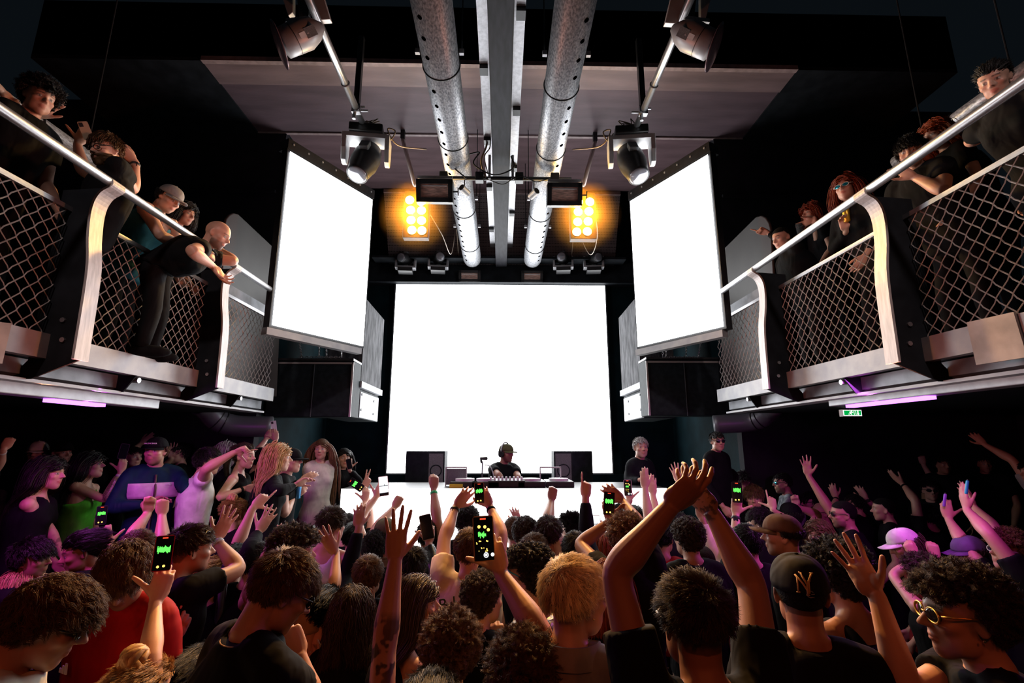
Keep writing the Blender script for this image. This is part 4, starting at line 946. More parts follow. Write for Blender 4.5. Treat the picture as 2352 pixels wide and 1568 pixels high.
# ---- accessories in head space
def on_head(mb_, hc, Rh, hs):
    for i in range(len(mb_.v)): mb_.v[i] = (mb_.v[i]*hs)@Rh.T+hc
    return mb_
def cap_build(root, hc, Rh, hs, col, back=False, tiltdeg=0, brim=True, beanie=False, name='cap'):
    m = MB(); R2 = Rh@rotz(PI if back else 0)@rotx(math.radians(tiltdeg))
    nu, nv = 28, 9; rings = []
    for i in range(nv):
        t = i/(nv-1)*PI/2; 
        zz = .035+.092*math.sin(t); c = math.cos(t)**.75 if t < PI/2-.01 else .02
        a = np.arange(nu)/nu*2*PI; rings.append(np.stack([np.cos(a)*.088*c, np.sin(a)*.110*c-.008, np.full(nu, zz)-.012*(np.sin(a) < 0)*(1-i/nv)], 1))
    m.loft(rings)
    on_head(m, hc, R2, hs); o = m.build(name, cloth(col), root, smooth=True)
    if brim:
        b = MB(); k = 15; A = []; Bn = []
        for i in range(k):
            a = math.radians(22+136*i/(k-1)); x, y = math.cos(a)*.087, math.sin(a)*.108-.010
            e = math.sin(math.pi*i/(k-1))**.55; A.append([x, y, .040]); Bn.append([x*1.02, y+.078*e, .032-.016*e*0+.010*(1-abs(math.cos(a)))-.016*abs(math.cos(a))])
        A, Bn = np.array(A), np.array(Bn); th = np.array([0, 0, .005])
        V = np.vstack([A, Bn, A-th, Bn-th]); Fs = []
        for i in range(k-1): Fs += [(i, i+1, k+i+1, k+i), (2*k+i, 3*k+i, 3*k+i+1, 2*k+i+1), (k+i, k+i+1, 3*k+i+1, 3*k+i), (i+1, i, 2*k+i, 2*k+i+1)]
        b.add(V, Fs); on_head(b, hc, R2, hs); b.build('brim', cloth(col), o, smooth=True)
    t = MB(); t.ell((0, -.008, .127), (.007, .007, .004)); on_head(t, hc, R2, hs); t.build('cap_button', cloth(col), o)
    return o, R2
FRAMES = {'black': (.01, .01, .01), 'white': (.8, .8, .78), 'gold': (.75, .45, .10), 'pale': (.7, .62, .55), 'teal': (.02, .35, .45)}
def glasses(root, hc, Rh, hs, col='black', lens='dark', up=False, tilt=0, size=1.0):
    fm = mat('frame_'+col, FRAMES[col], .3, .7 if col == 'gold' else 0)
    lm = {'dark': mat('dark_glass', (.012, .012, .014), .08), 'clear': None, 'teal': mat('teal_glass', (.02, .30, .42), .08, .6)}[lens]
    R2 = Rh@rotx(math.radians(58 if up else tilt)); 
    oy = .004 if up else 0; m = MB(); z0 = .006; y0 = .098+(.022 if up else 0)
    for s in (-1, 1):
        a = np.linspace(0, 2*PI, 19); pts = [(s*.033+math.cos(t)*.026*size, y0-.004-.10*abs(s*.033+math.cos(t)*.026)*.6, z0+math.sin(t)*.018*size) for t in a]
        m.tube(pts, .0028*size, 5, cap=False); m.tube([(s*.058*size, y0-.012, z0+.006), (s*.078, .06, z0+.008), (s*.0815, .005, z0+.010), (s*.080, -.02, z0-.006)], [.0035, .003, .0025, .0025], 6)
    m.tube([(-.009, y0+.0, z0+.004), (.009, y0, z0+.004)], .0026, 5)
    on_head(m, hc, R2, hs); o = m.build('glasses', fm, root, smooth=True)
    if lm:
        for s in (-1, 1):
            b = MB(); b.ell((s*.033, y0-.008, z0), (.025*size, .004, .0165*size), rotz(-s*.25), nu=16, nv=8); on_head(b, hc, R2, hs); b.build('lens', lm, o, smooth=True)
    return o
def band(root, W, E, r, m, name='wristband', w=.012, at=.10):
    W, E = np.asarray(W), np.asarray(E); a = nrm(E-W); c = W+a*np.linalg.norm(E-W)*at
    return MB().tube([c-a*w, c-a*w*.4, c+a*w*.4, c+a*w], [r*.98, r*1.06, r*1.06, r*.98], 16).build(name, m, root, smooth=True)
# ---- arms
def solve_ray(px, py, C, L, sgn):
    r = ray(px, py); o = EYE-C; a = r@r; b = r@o; c = o@o-L*L; D = b*b-a*c
    t = -b/a if D <= 0 or sgn == 0 else (-b+sgn*math.sqrt(D))/a
    return EYE+r*max(t, .35)
def two_bone(S0, W, L1, L2, hint):
    d = W-S0; D = np.linalg.norm(d); D2 = min(D, (L1+L2)*.995); u = d/max(D, 1e-6)
    a = (L1*L1-L2*L2+D2*D2)/(2*D2); h = math.sqrt(max(L1*L1-a*a, 0)); p = nrm(hint-u*(hint@u)); return S0+u*a*(D/D2)+p*h
class Arm:
    """w, t, e: pixels of wrist, fingertips and elbow; signs pick the far (+1) or near (-1) solution on each pixel's ray"""
    def __init__(s, w, t, pose='open', palm='s', e=None, ef=1, wf=1, tf=0, dd=None, roll=0, k=1.0, hint=None, band=None, watch=None, ln=1.0, ring=False):
        s.__dict__.update(locals())
REG = {}; STRETCH = []; NFACE = [0]
def torso_rings(fem, loose):
    if fem: T = [(-.04, .150, .105), (.02, .168, .118), (.14, .170, .120), (.36, .122, .092), (.58, .138, .105), (.74, .152, .118), (.86, .148, .098), (.93, .105, .074), (1.0, .060, .056)]
    else: T = [(-.04, .152, .108), (.02, .164, .118), (.14, .165, .118), (.36, .148, .106), (.58, .165, .118), (.74, .182, .126), (.86, .175, .108), (.94, .118, .082), (1.0, .068, .064)]
    return [(t, a+loose, b+loose) for t, a, b in T]
def person(key, label, x, y, hh, yaw, hair='crop', hc_='d', top='tee', tc='black', skin='f', L=None, R=None, pitch=0, roll=0, by=None, floor=0.0, fem=False, d=None, hat=None, specs=None, lean=(0, 0), tint=None, group=None,
           pants='black', stubble=0.0, brow=.02, lips=None, loose=.012, hs=1.0, big=1.0, beard=False, rest=None, ears=True, sleeve=None, hlen=1.0, hipz=None):
    d = d or 263.0*hs/hh; rs = np.random.RandomState(abs(hash(key)) % 9999 if False else sum(ord(c)*(i+3) for i, c in enumerate(key)) % 9999)
    hc = at_d(x, y, d); ya = math.radians(yaw); by = math.radians(by if by is not None else yaw*.8)
    Rh = rotz(-ya)@rotx(-math.radians(pitch))@roty(math.radians(roll))
    bf = np.array([math.sin(by), math.cos(by), 0]); br = np.array([math.cos(by), -math.sin(by), 0]); UP = np.array([0, 0, 1.0])
    nb = hc+Rh@np.array([0, -.030, -.095])*hs-UP*.060*hs-bf*.015
    hN = nb[2]-floor; crz = floor+(hipz or hN*.545)
    pel = np.array([nb[0]+lean[0], nb[1]+lean[1], crz]); 
    root = empty('person', (pel[0], pel[1], floor), label, 'person', group)
    ctr = lambda t: (pel+(nb-pel)*t)-bf*.025*math.sin(max(0, min(1, t))*PI)
    sw = (.148 if fem else .172)
    arms = {}
    body = MB(); HV, HF = HEADT[fem]; W = lambda p: (p*hs)@Rh.T+hc
    body.add(W(HV), HF)
    if ears:
        for V, Fs in EARS: body.add(W(V), Fs)
    nr = .047 if fem else .055
    body.tube([W(np.array([0, -.030, -.025])), W(np.array([0, -.030, -.085])), nb+UP*.03, nb-UP*.03, nb-UP*.08], np.array([nr*1.0, nr*.98, nr*1.06, nr*1.3, nr*1.5])*hs, 18)
    tr = torso_rings(fem, -.006); a = np.arange(24)/24*2*PI
    AXS = nrm(nb-pel); f2 = nrm(bf-AXS*(bf@AXS)); r2 = nrm(np.cross(f2, AXS)) if abs(br@np.cross(f2, AXS)) > .2 else br
    r2 = r2 if r2@br > 0 else -r2
    def trings(T, tmin=-1):
        out = []
        for t, A, B in T:
            if t < tmin: continue
            c = ctr(t); ca, sa = np.cos(a), np.sin(a); q = 1/(np.abs(ca)**2.5+np.abs(sa)**2.5)**(1/2.5)
            tl = float(np.clip((t-.02)/.25, 0, 1)); ff = nrm(bf*(1-tl)+f2*tl); rr_ = nrm(br*(1-tl)+r2*tl)
            out.append(c+rr_*(ca*q*A)[:, None]+ff*(sa*q*B)[:, None])
        return out
    body.loft(trings(tr, .30 if top != 'none' else -1))
    bust = fem
    if bust:
        for s in (-1, 1): body.ell(ctr(.70)+br*s*.068+bf*.085, (.058, .055, .058))
    sl_end = {'tee': .52, 'long': 2.0, 'jacket': 2.0, 'tank': 0, 'halter': 0, 'dress': 1.75, 'vest': 2.0, 'none': 0, 'strapless': 0}[top] if sleeve is None else sleeve
    ct = MB(); ctop = []
    for side, sg in (('L', -1), ('R', 1)):
        A = L if side == 'L' else R
        raised = A is not None and (A.w[1] < y+40)
        S0 = nb+br*sg*(sw-(.018 if raised else 0))-UP*(.055 if not raised else .015)+bf*.0
        k = (A.k if A else 1.0)*(.92 if fem else 1.0); L1 = .285*(A.ln if A else 1)*(.94 if fem else 1); L2 = .255*(A.ln if A else 1)*(.94 if fem else 1)
        if A is None:
            m_ = rest or 'down'
            E = S0+nrm(-UP+br*sg*.16-bf*.08)*L1
            Wp = E+nrm(-UP*.75+bf*.55-br*sg*.08)*L2 if m_ == 'down' else E+nrm(bf*1.0-UP*.25-br*sg*.35)*L2
            tipd = nrm(Wp-E); dors = nrm(br*sg+bf*.2); pose = 'relax'
        else:
            pose = A.pose
            if A.e is not None:
                E = solve_ray(A.e[0], A.e[1], S0, L1, A.ef); 
                Wp = solve_ray(A.w[0], A.w[1], E, L2, A.wf)
            else:
                dw = d+(A.dd if A.dd is not None else .12); Wp = at_d(A.w[0], A.w[1], dw)
                D = np.linalg.norm(Wp-S0); mx = (L1+L2)*1.04
                if D > mx and A.dd is None: Wp = solve_ray(A.w[0], A.w[1], S0, mx, 0)
                hv = np.array(A.hint, float) if A.hint is not None else br*sg*.9-UP*.6-bf*.2
                E = two_bone(S0, Wp, L1, L2, hv)
            l1, l2 = np.linalg.norm(E-S0)/L1, np.linalg.norm(Wp-E)/L2
            if max(l1, l2) > 1.28: STRETCH.append((key, side, round(l1, 2), round(l2, 2)))
            tp = solve_ray(A.t[0], A.t[1], Wp, .185*k, A.tf); tipd = nrm(tp-Wp)
            v = nrm(Wp-EYE); dors = v if A.palm == 'c' else -v
            if A.palm in ('l', 'r'): dors = AX_R*(1 if A.palm == 'l' else -1)
            dors = nrm(dors-tipd*(dors@tipd))
            if A.roll: 
                t = math.radians(A.roll); dors = nrm(dors*math.cos(t)+np.cross(tipd, dors)*math.sin(t))
        if A is None: dors = nrm(dors-tipd*(dors@tipd))
        Xh = np.cross(tipd, dors); Rw = np.stack([Xh, tipd, dors], 1)
        HVv, HFf = hand_pieces(side, pose, k, d < 3); body.add(HVv@Rw.T+Wp+tipd*.012, HFf)
        f = (.86 if fem else 1.0)*k
        M1 = S0+(E-S0)*.45; M2 = E+(Wp-E)*.30
        pts = spline([S0-UP*.0+(-br*sg)*.02, S0+(E-S0)*.16, M1, E-(E-S0)*.08, E+(Wp-E)*.10, M2, E+(Wp-E)*.68, Wp, Wp+tipd*.022], 26)
        rad = spline(np.array([[.060], [.057], [.049], [.042], [.043], [.0455], [.034], [.0265], [.024]])*f, 26)[:, 0]
        body.tube(pts, rad, 16, cap=True)
        body.ell(S0+UP*.002, np.array([.062, .062, .060])*f)
        body.tube([nb+UP*.035+br*sg*.018-bf*.012, nb+br*sg*.06-UP*.012-bf*.012, S0+br*sg*.0+UP*.008], np.array([.036, .043, .044])*f, 12)
        arms[side] = dict(S=S0, E=E, W=Wp, tip=tipd, dors=dors, X=Xh, k=k)
        if sl_end > 0:
            cum = np.concatenate([[0], np.cumsum(np.linalg.norm(np.diff(pts, axis=0), axis=1))]); tot = np.linalg.norm(E-S0); tot2 = np.linalg.norm(Wp-E)
            lim = tot*min(sl_end, 1)+.02 if sl_end <= 1 else tot+tot2*min(1, (sl_end-1))-.012
            n_ = max(4, int((cum < lim).sum())); q = pts[:n_]; rr = rad[:n_]+(.010 if sl_end <= 1 else .009)+loose*.35
            if sl_end <= 1: rr = rr+np.linspace(0, .010, n_)
            ct.tube(q, rr, 16)
            ct.tube([nb+br*sg*.050-UP*.010-bf*.010, nb+br*sg*.085-UP*.016-bf*.010, S0+UP*.012], np.array([.062, .066, .066])*f, 12)
            ct.ell(S0+UP*.0, np.array([.070, .070, .068])*f)
        elif top == 'tank':
            lx = .078 if fem else .095
            ct.tube(spline([ctr(.78)+br*sg*lx+bf*.112, ctr(.92)+br*sg*lx+bf*.088, nb+br*sg*lx-UP*.012+bf*.01, ctr(.93)+br*sg*lx-bf*.072, ctr(.80)+br*sg*lx-bf*.112], 14), .019 if fem else .026, 10)
        if A is not None and A.band: band(root, Wp, E, .030*f, cloth(A.band) if A.band in FABRIC else mat('band_'+A.band, {'neon': (.02, .55, .15), 'pink': (.8, .03, .2), 'silver': (.6, .6, .6)}[A.band], .5))
        if A is not None and A.watch:
            w0 = band(root, Wp, E, .031*f, RUBB, 'watch', .010, .08); aa = nrm(E-Wp); cc = Wp+aa*.02
            MB().box(cc+dors*.028*f, (.034, .036, .010), np.stack([Xh, aa, dors], 1)).build('watch_face', mat('watch_glass', (.03, .03, .035), .1), w0)
    # body mesh
    vox = float(np.clip(.0021*d, .0033, .0066)); 
    me = remesh(body, vox, 2 if d < 4 else 1, .5); NFACE[0] += len(me.polygons)
    if d < 4.6:      # relax neck and shoulders only, so face and fingers keep their form
        V = verts_of(me); hl = ((V-hc)@Rh)/hs; w_ = sstep(-np.linalg.norm((V-nb)*[1, 1, .8], axis=1), -.34, -.25)*sstep(np.abs(head_sdf(hl, fem))+(hl[:, 2] < -.09)*.05+(hl[:, 1] < -.06)*(hl[:, 2] < -.02)*.05, .004, .03)
        for sd_ in ('L', 'R'): w_ = w_*sstep(np.linalg.norm(V-arms[sd_]['W'], axis=1), .06, .16)*sstep(np.linalg.norm(V-arms[sd_]['W']-arms[sd_]['tip']*.12, axis=1), .11, .2)
        to = bpy.data.objects.new('tmp', me); COL.objects.link(to); vg = to.vertex_groups.new(name='g')
        qz = np.round(w_*8).astype(int)
        for lev in range(1, 9):
            ix = np.where(qz == lev)[0]
            if len(ix): vg.add(ix.tolist(), lev/8, 'REPLACE')
        sm = to.modifiers.new('s', 'SMOOTH'); sm.factor = .6; sm.iterations = int(np.clip(.010/vox*7, 6, 22)); sm.vertex_group = 'g'
        m2 = bpy.data.meshes.new_from_object(to.evaluated_get(bpy.context.evaluated_depsgraph_get())); bpy.data.objects.remove(to); bpy.data.meshes.remove(me); me = m2
        me.polygons.foreach_set('use_smooth', np.ones(len(me.polygons), bool))
    V = verts_of(me); base = np.array(TONE[skin]); Cc = np.tile(base, (len(V), 1))
    hl = ((V-hc)@Rh)/hs; ax = np.abs(hl[:, 0])
    def mixm(mk, c): 
        nonlocal Cc
        Cc = Cc*(1-mk[:, None])+np.asarray(c)*mk[:, None]
    near = (head_sdf(hl, fem) < .016)*(np.linalg.norm(hl, axis=1) < .17)
    ck = near*np.exp(-((ax-.04)/.018)**2-((hl[:, 2]+.022)/.018)**2)*(hl[:, 1] > .04); mixm(.30*ck, base*np.array([1.05, .72, .68]))
    lp = near*(hl[:, 1] > .07)*sstep(-((ax/.024)**2+((hl[:, 2]+.058)/.012)**2), -1.15, -.75); mixm(lp*(.8 if fem else .55), np.array(lips) if lips else base*np.array([.85, .42, .42]))
    hcol = np.array(HAIRC[hc_]); 
    bw = near*(hl[:, 1] > .05)*sstep(-np.abs(hl[:, 2]-(.0255+.004*np.sin(ax*60))), -.0055, -.003)*sstep(ax, .010, .014)*sstep(-ax, -.052, -.046); mixm(bw*.85, hcol*1.2+.004)
    er = np.sqrt((ax-.031)**2+(hl[:, 2]-.004)**2*1.9); fr = near*(hl[:, 1] > .066)
    mixm(fr*sstep(-er, -.0165, -.0135)*.75, base*.25); mixm(fr*sstep(-er, -.0130, -.0115)*sstep(-np.abs(hl[:, 2]-.004), -.0052, -.0042), (.55, .50, .48)); mixm(fr*sstep(-er, -.0066, -.0054), (.02, .014, .01))
    nost = near*(hl[:, 1] > .08)*np.exp(-((ax-.008)/.004)**2-((hl[:, 2]+.034)/.004)**2); mixm(nost*.7, base*.2)
    if stubble: 
        sb = near*(hl[:, 2] < -.03)*(hl[:, 1] > -.0)*sstep(-hl[:, 2], .035, .055)*(1-lp); mixm(np.clip(sb, 0, 1)*stubble, hcol+base*.12)
    hlm = sstep(hairline(hl), -.004, .012)*near
    if hair in ('bald',): mixm(hlm*.25, hcol+base*.3)
    else: mixm(hlm*.8, hcol+base*.06)
    if tint: tint(V, Cc, arms)
    set_tint(me, Cc); link('body', me, SKIN, root)
    if beard:
        hv = HV; mk = sstep(-hv[:, 2], .030, .046)*sstep(hv[:, 1], -.005, .015)*(1-np.exp(-(hv[:, 0]/.022)**2-((hv[:, 2]+.057)/.011)**2)*(hv[:, 1] > .06))
        Nn = hv-np.array([0, .0, -.03]); Nn /= np.linalg.norm(Nn, axis=1, keepdims=True)
        nz = np.array([mnoise.noise(Vector(v*90)) for v in hv]); b = MB(); b.add(W(hv+Nn*(-.006+mk*(.018+nz*.006))[:, None]), HF); b.build('beard', hair_mat(hc_), root, smooth=True)
    # hair and hat
    if hair != 'bald':
        hair_build(root, hair, hc_, hc, Rh, d, hs, rs, fem, big, nb, bf, bool(hat), hlen)
    capo = None
    if hat: capo = cap_build(root, hc, Rh, hs, **hat)[0]
    for g in (specs or []): glasses(root, hc, Rh, hs, **g)
    # clothes
    if top != 'none':
        T = torso_rings(fem, .010+loose)
        if top in ('strapless', 'halter'): T = [t for t in T if t[0] <= .80]
        elif top == 'tank': T = [(t, A_*(1 if t < .8 else .93), B_+.006) for t, A_, B_ in T if t <= .87]+[(.90, .115, .105)]
        elif top == 'dress': T = [(-.42, .20, .16), (-.2, .195, .15)]+T[1:-1]+[(.99, .085, .075)]
        else: T = T[:-1]+[(1.0, T[-1][1]+.008, T[-1][2]+.010), (1.022, nr*1.25+.014, nr*1.25+.014)]
        ct.loft(trings(T))
        if bust:
            for s in (-1, 1): ct.ell(ctr(.70)+br*s*.068+bf*.088, (.064, .062, .064))
        if top == 'halter':
            for s in (-1, 1): ct.tube([ctr(.76)+br*s*.07+bf*.12, nb-UP*.06+br*s*.05+bf*.075, nb+UP*.0+br*s*.045-bf*.03], [.022, .012, .008], 8)
        cvox = float(np.clip(.0055*d, .0085, .02)); 
        cm = remesh(ct, cvox, 3, .5); NFACE[0] += len(cm.polygons)
        nmn = {'tee': 'shirt', 'long': 'sweater', 'jacket': 'jacket', 'tank': 'tank_top', 'halter': 'corset_top', 'dress': 'dress', 'vest': 'jacket', 'strapless': 'top'}[top]
        co = link(nmn, cm, cloth(tc), root)
        if top in ('jacket', 'vest') or sleeve == 99: pass
        if top in ('tee', 'long', 'jacket', 'vest'):
            cr_ = MB(); rr = nr*1.22+.012 if top in ('tee', 'long') else nr*1.25+.014
            aa = np.linspace(0, 2*PI, 25); hgt = .006 if top in ('tee', 'long') else .04
            cr_.tube([nb+br*math.cos(t)*rr*1.12+bf*(math.sin(t)*rr-.002)-UP*(-.004+.026*max(0, math.sin(t))) for t in aa], .009 if hgt < .01 else .017, 8, cap=False); cr_.build('collar', cloth(tc), co, smooth=True)
    else: co = None
    # legs
    if pants:
        lg = MB(); kn = {}
        for sg in (-1, 1):
            h0 = ctr(.05)+br*sg*.085; kn = np.array([h0[0], h0[1], floor+(crz-floor)*.55])+br*sg*.025+bf*.03; an = np.array([h0[0], h0[1], floor+.07])+br*sg*.04
            lg.tube(spline([h0+UP*.02, h0-UP*.12, kn+UP*.05, kn-UP*.1, an], 9), [.095, .092, .082, .072, .062, .062, .058, .054, .052], 12)
            sh = MB(); sh.ell(an+bf*.06-UP*.025, (.048, .048, .045), nu=12, nv=8); v = sh.v[0]-(an+bf*.06-UP*.025); v += np.outer(v@bf, bf)*1.9; v[:, 2] = np.maximum(v[:, 2], -.044); sh.v[0] = v+an+bf*.06-UP*.025
            sh.build('shoe', cloth('black') if pants != 'skirt' else cloth('black'), root, smooth=True)
        Tl = [t for t in torso_rings(fem, .006) if t[0] < .36]; lg.loft(trings([(-.09, .12, .1)]+Tl+[(.30, (.135 if fem else .152), .108)]))
        lg.build('trousers', cloth(pants), root, smooth=True)
    REG[key] = dict(root=root, hc=hc, Rh=Rh, hs=hs, nb=nb, bf=bf, br=br, arms=arms, d=d, ctr=ctr, top=co, cap=capo, floor=floor)
    top_z = hc[2]+.118*hs-floor
    if not 1.45 < top_z < 2.02: STRETCH.append((key, 'height', round(top_z, 2), round(d, 2)))
    return root
# ================================================================== the cast
A = Arm
DK = DECKZ
def tattoo(cx, keys, dark=.7, sc=26, thr=.1):
    """inked patches along one limb: keys = (side, bone, from, to)"""
    def f(V, C, arms):
        for side, bone, t0, t1 in keys:
            a = arms[side]; P0, P1 = (a['S'], a['E']) if bone == 'u' else ((a['E'], a['W']) if bone == 'f' else (a['W'], a['W']+a['tip']*.1)); u = P1-P0
            t = ((V-P0)@u)/(u@u); r = np.linalg.norm(V-(P0+np.outer(t, u)), axis=1); ix = np.where((t > t0) & (t < t1) & (r < .075))[0]
            for i in ix:
                n = mnoise.noise(Vector(V[i]*sc))+.5*mnoise.noise(Vector(V[i]*sc*2.7))
                k = min(1, max(0, (n-thr)/.12))*dark*min(1, (t[i]-t0)*9, (t1-t[i])*9); C[i] = C[i]*(1-k)+np.array([.02, .018, .02])*k
    return f
# ---- front rows
person('A1', 'person with thick brown fringe and dark sunglasses bowing in a cream T-shirt', 112, 1430, 180, 62, 'swept', 'b', 'tee', 'cream', 'm', pitch=24, specs=[dict(col='black')], by=55, lean=(.0, -.02))
person('A2', 'person with dark hair and thin moustache in profile above the cream T-shirt', 74, 1285, 82, 82, 'messy', 'k', 'tee', 'black', 'm', stubble=.35)
person('A3', 'person whose straight fair hair shows above the cream T-shirt', 40, 1362, 84, 10, 'long', 'y', 'long', 'black', fem=True)
person('A4', 'person with sunglasses pushed up on sleek black hair lifting a phone below the green corset', 188, 1268, 84, -128, 'slick', 'k', 'tee', 'black', 'm', pitch=14, specs=[dict(col='black', up=True)], L=A((247, 1258), (236, 1185), 'grip', 's', e=(252, 1330)))
person('A5', 'person in a red jersey with white lettering looking down under a brown fringe', 286, 1322, 134, 156, 'swept', 'b', 'tee', 'red', 't', pitch=36, by=196, lean=(-.10, 0), R=A((305, 1420), (332, 1392), 'grip', 's', e=(228, 1478)))
person('A7', 'person with fair hair in a messy bun holding up a red cased phone', 322, 1600, 160, 4, 'bun', 'y', 'tee', 'black', fem=True, R=A((357, 1385), (388, 1285), 'grip', 's', e=(345, 1515), ef=1, wf=1))
person('A10', 'person in black pointing one finger up with a pink wristband', 462, 1560, 135, 5, 'slick', 'k', 'tee', 'black', L=A((396, 1472), (444, 1372), 'gun', 'c', e=(372, 1556), band='pink'))
person('A8', 'person with faded dark hair and sunglasses on top showing a lit ear', 440, 1264, 100, 46, 'fade', 'd', 'tee', 'black', specs=[dict(col='black', up=True)], R=A((496, 1240), (528, 1180), 'open', 's', dd=.22, band='silver'))
person('A9', 'person with a fair ponytail in a black top raising a hand with a black band', 490, 1328, 84, 8, 'tail', 'y', 'tee', 'black', fem=True, R=A((534, 1352), (548, 1278), 'claw', 's', e=(512, 1432), band='black'))
person('B1', 'person with short brown hair, black sunglasses and necklace looking down in black', 650, 1360, 160, 52, 'crop', 'b', 'tee', 'black', 'm', pitch=30, by=40, specs=[dict(col='black')], big=1.3, R=A((690, 1516), (662, 1442), 'gun', 's', e=(712, 1610), wf=0))
person('B2', 'person with curly brown hair and open mouth in a mustard shirt', 677, 1272, 96, 56, 'curly', 'd', 'tee', 'tan', 'm', by=20, L=A((615, 1264), (652, 1208), 'relax', 's', e=(562, 1388)))
person('B4', 'person in a black tank top lifting an open hand beside the mustard shirt', 748, 1402, 100, 5, 'slick', 'k', 'tank', 'black', 'm', fem=True, L=A((772, 1272), (722, 1188), 'open', 's', e=(768, 1352)))
person('B5', 'person with shaved sides and glasses on the head in a white tank top', 762, 1208, 76, 16, 'fade', 'd', 'tank', 'white', 'f', specs=[dict(col='black', up=True)], L=A((655, 1262), (640, 1225), 'relax', 's', e=(692, 1212), wf=-1))
person('B6', 'person in an olive cap raising a fist before the white booth', 884, 1228, 68, -22, 'crop', 'd', 'tee', 'brown', 'm', hat=dict(col='olive'), L=A((904, 1168), (918, 1143), 'fist', 's', e=(862, 1216)))
person('B6b', 'person with tight black curls under the olive cap', 862, 1262, 70, 2, 'tight', 'k', 'tee', 'black', 't')
person('B7', 'person with neat brown hair lifting a long black sleeve towards the booth', 846, 1324, 86, 2, 'crop', 'b', 'long', 'black', 'm', L=A((824, 1214), (826, 1148), 'claw', 's', e=(795, 1330)))
person('B8', 'person with wavy dark hair clapping beside the tattooed forearm', 808, 1410, 104, -4, 'waves', 'd', 'tee', 'black', 'm', fem=True, L=A((746, 1548), (726, 1482), 'claw', 's', dd=-.1), R=A((762, 1552), (764, 1478), 'claw', 's', dd=-.1))
person('B9', 'person thrusting up a bare tattooed forearm with open fingers', 990, 1632, 165, 0, 'slick', 'k', 'tee', 'black', 'm', L=A((907, 1294), (914, 1176), 'open', 's', e=(882, 1494), ln=1.05), tint=tattoo(0, [('L', 'f', -.25, .45), ('L', 'u', .5, 1.1)], .75, 22, .05))
person('B10', 'person with long dark hair and strappy black top in profile beside the raised tattooed arm', 956, 1388, 116, 80, 'long', 'd', 'tank', 'black', 'm', fem=True)
person('C1', 'person in a beige T-shirt with BIT lettering filming with both arms up', 1078, 1264, 90, 0, 'crop', 'b', 'tee', 'beige', 'f', L=A((1046, 1166), (1082, 1118), 'claw', 's', e=(1020, 1238), watch=True), R=A((1126, 1166), (1106, 1122), 'claw', 's', e=(1152, 1228), band='black'))
person('C2', 'person with tight black curls in front of the BIT shirt', 1073, 1202, 66, 0, 'tight', 'k', 'tee', 'black', 'm')
person('C4', 'person with a mop of brown curls filming with one arm at the bottom', 1206, 1572, 176, 0, 'curly', 'b', 'tee', 'black', 'm', big=1.0, R=A((1152, 1320), (1124, 1222), 'grip', 's', e=(1243, 1458), ln=1.0))
person('C5', 'person with upright brown frizz between the BIT shirt and the bottom curls', 1035, 1500, 138, 2, 'curly', 'b', 'tee', 'black', 'm', big=.95)
person('C6', 'person with white sunglasses pushed up turning to the person with green forehead glasses', 1112, 1378, 106, 44, 'tight', 'd', 'tee', 'black', 'm', specs=[dict(col='white', up=True)], R=A((1150, 1490), (1142, 1440), 'curl', 's', dd=.05))
person('C7', 'person with teal glasses on the forehead and sequin top facing the white sunglasses', 1210, 1326, 122, -72, 'tight', 'k', 'tee', 'sequin', 'm', specs=[dict(col='teal', lens='teal', tilt=22)])
person('C8a', 'person with dense brown curls below the DJ', 1207, 1230, 70, 0, 'tight', 'd', 'tee', 'black', 'f')
person('C8b', 'person in a beige top punching a fist up before the booth', 1258, 1228, 72, 0, 'messy', 'd', 'tee', 'beige', 'm', R=A((1266, 1152), (1270, 1126), 'fist', 's', e=(1258, 1196)))
person('C8c', 'person with auburn side parting between the curls and the bleached crop', 1229, 1268, 76, 34, 'crop', 'b', 'tee', 'black', 'f')
person('C8d', 'person with eyeglasses and thin brown hair showing small fingers at the booth', 1180, 1222, 60, -14, 'crop', 'b', 'tee', 'black', 'f', specs=[dict(col='black', lens='clear', up=True)], R=A((1192, 1204), (1184, 1178), 'claw', 's', dd=.3))
person('C9', 'person with bleached crop, white sunglasses and earring in a grey polo shirt', 1325, 1374, 166, 58, 'topcrop', 'p', 'tee', 'grey', 'f', specs=[dict(col='white', lens='dark')], by=20, big=1.2)
person('C10', 'person with long auburn hair behind the white sunglasses and bleached crop', 1397, 1345, 98, 6, 'long', 'R', 'tee', 'black', fem=True)
person('C11', 'person in a shiny black jacket filming with a dark phone', 950, 1302, 84, 4, 'crop', 'k', 'jacket', 'satin', 'm', R=A((985, 1250), (988, 1188), 'grip', 's', e=(1002, 1322)))
person('C12', 'person raising a loose fist with a green wristband before the monitor speaker', 984, 1232, 66, 2, 'crop', 'k', 'tee', 'black', 'm', R=A((996, 1126), (1000, 1076), 'curl', 's', e=(1003, 1192), band='neon'))
person('C13', 'person in a tight dark sleeve pointing a finger up at the booth', 1322, 1266, 80, 4, 'crop', 'k', 'long', 'ink', 'f', R=A((1345, 1146), (1347, 1098), 'point', 's', e=(1348, 1240)))
person('C14', 'person with spiky black hair behind the pointing dark sleeve', 1311, 1214, 60, -34, 'spiky', 'k', 'tee', 'black', 'f')
person('C15', 'person with light brown curls holding a phone over the booth front', 1440, 1240, 90, 4, 'curly', 'l', 'tee', 'black', 't', L=A((1403, 1196), (1393, 1146), 'grip', 's', dd=.25), R=A((1432, 1152), (1398, 1122), 'claw', 's', e=(1470, 1208)))
person('C16', 'person with a bald head and thin glasses before the booth', 1412, 1217, 56, 6, 'bald', 'd', 'tee', 'black', 'm', specs=[dict(col='black', lens='clear')])
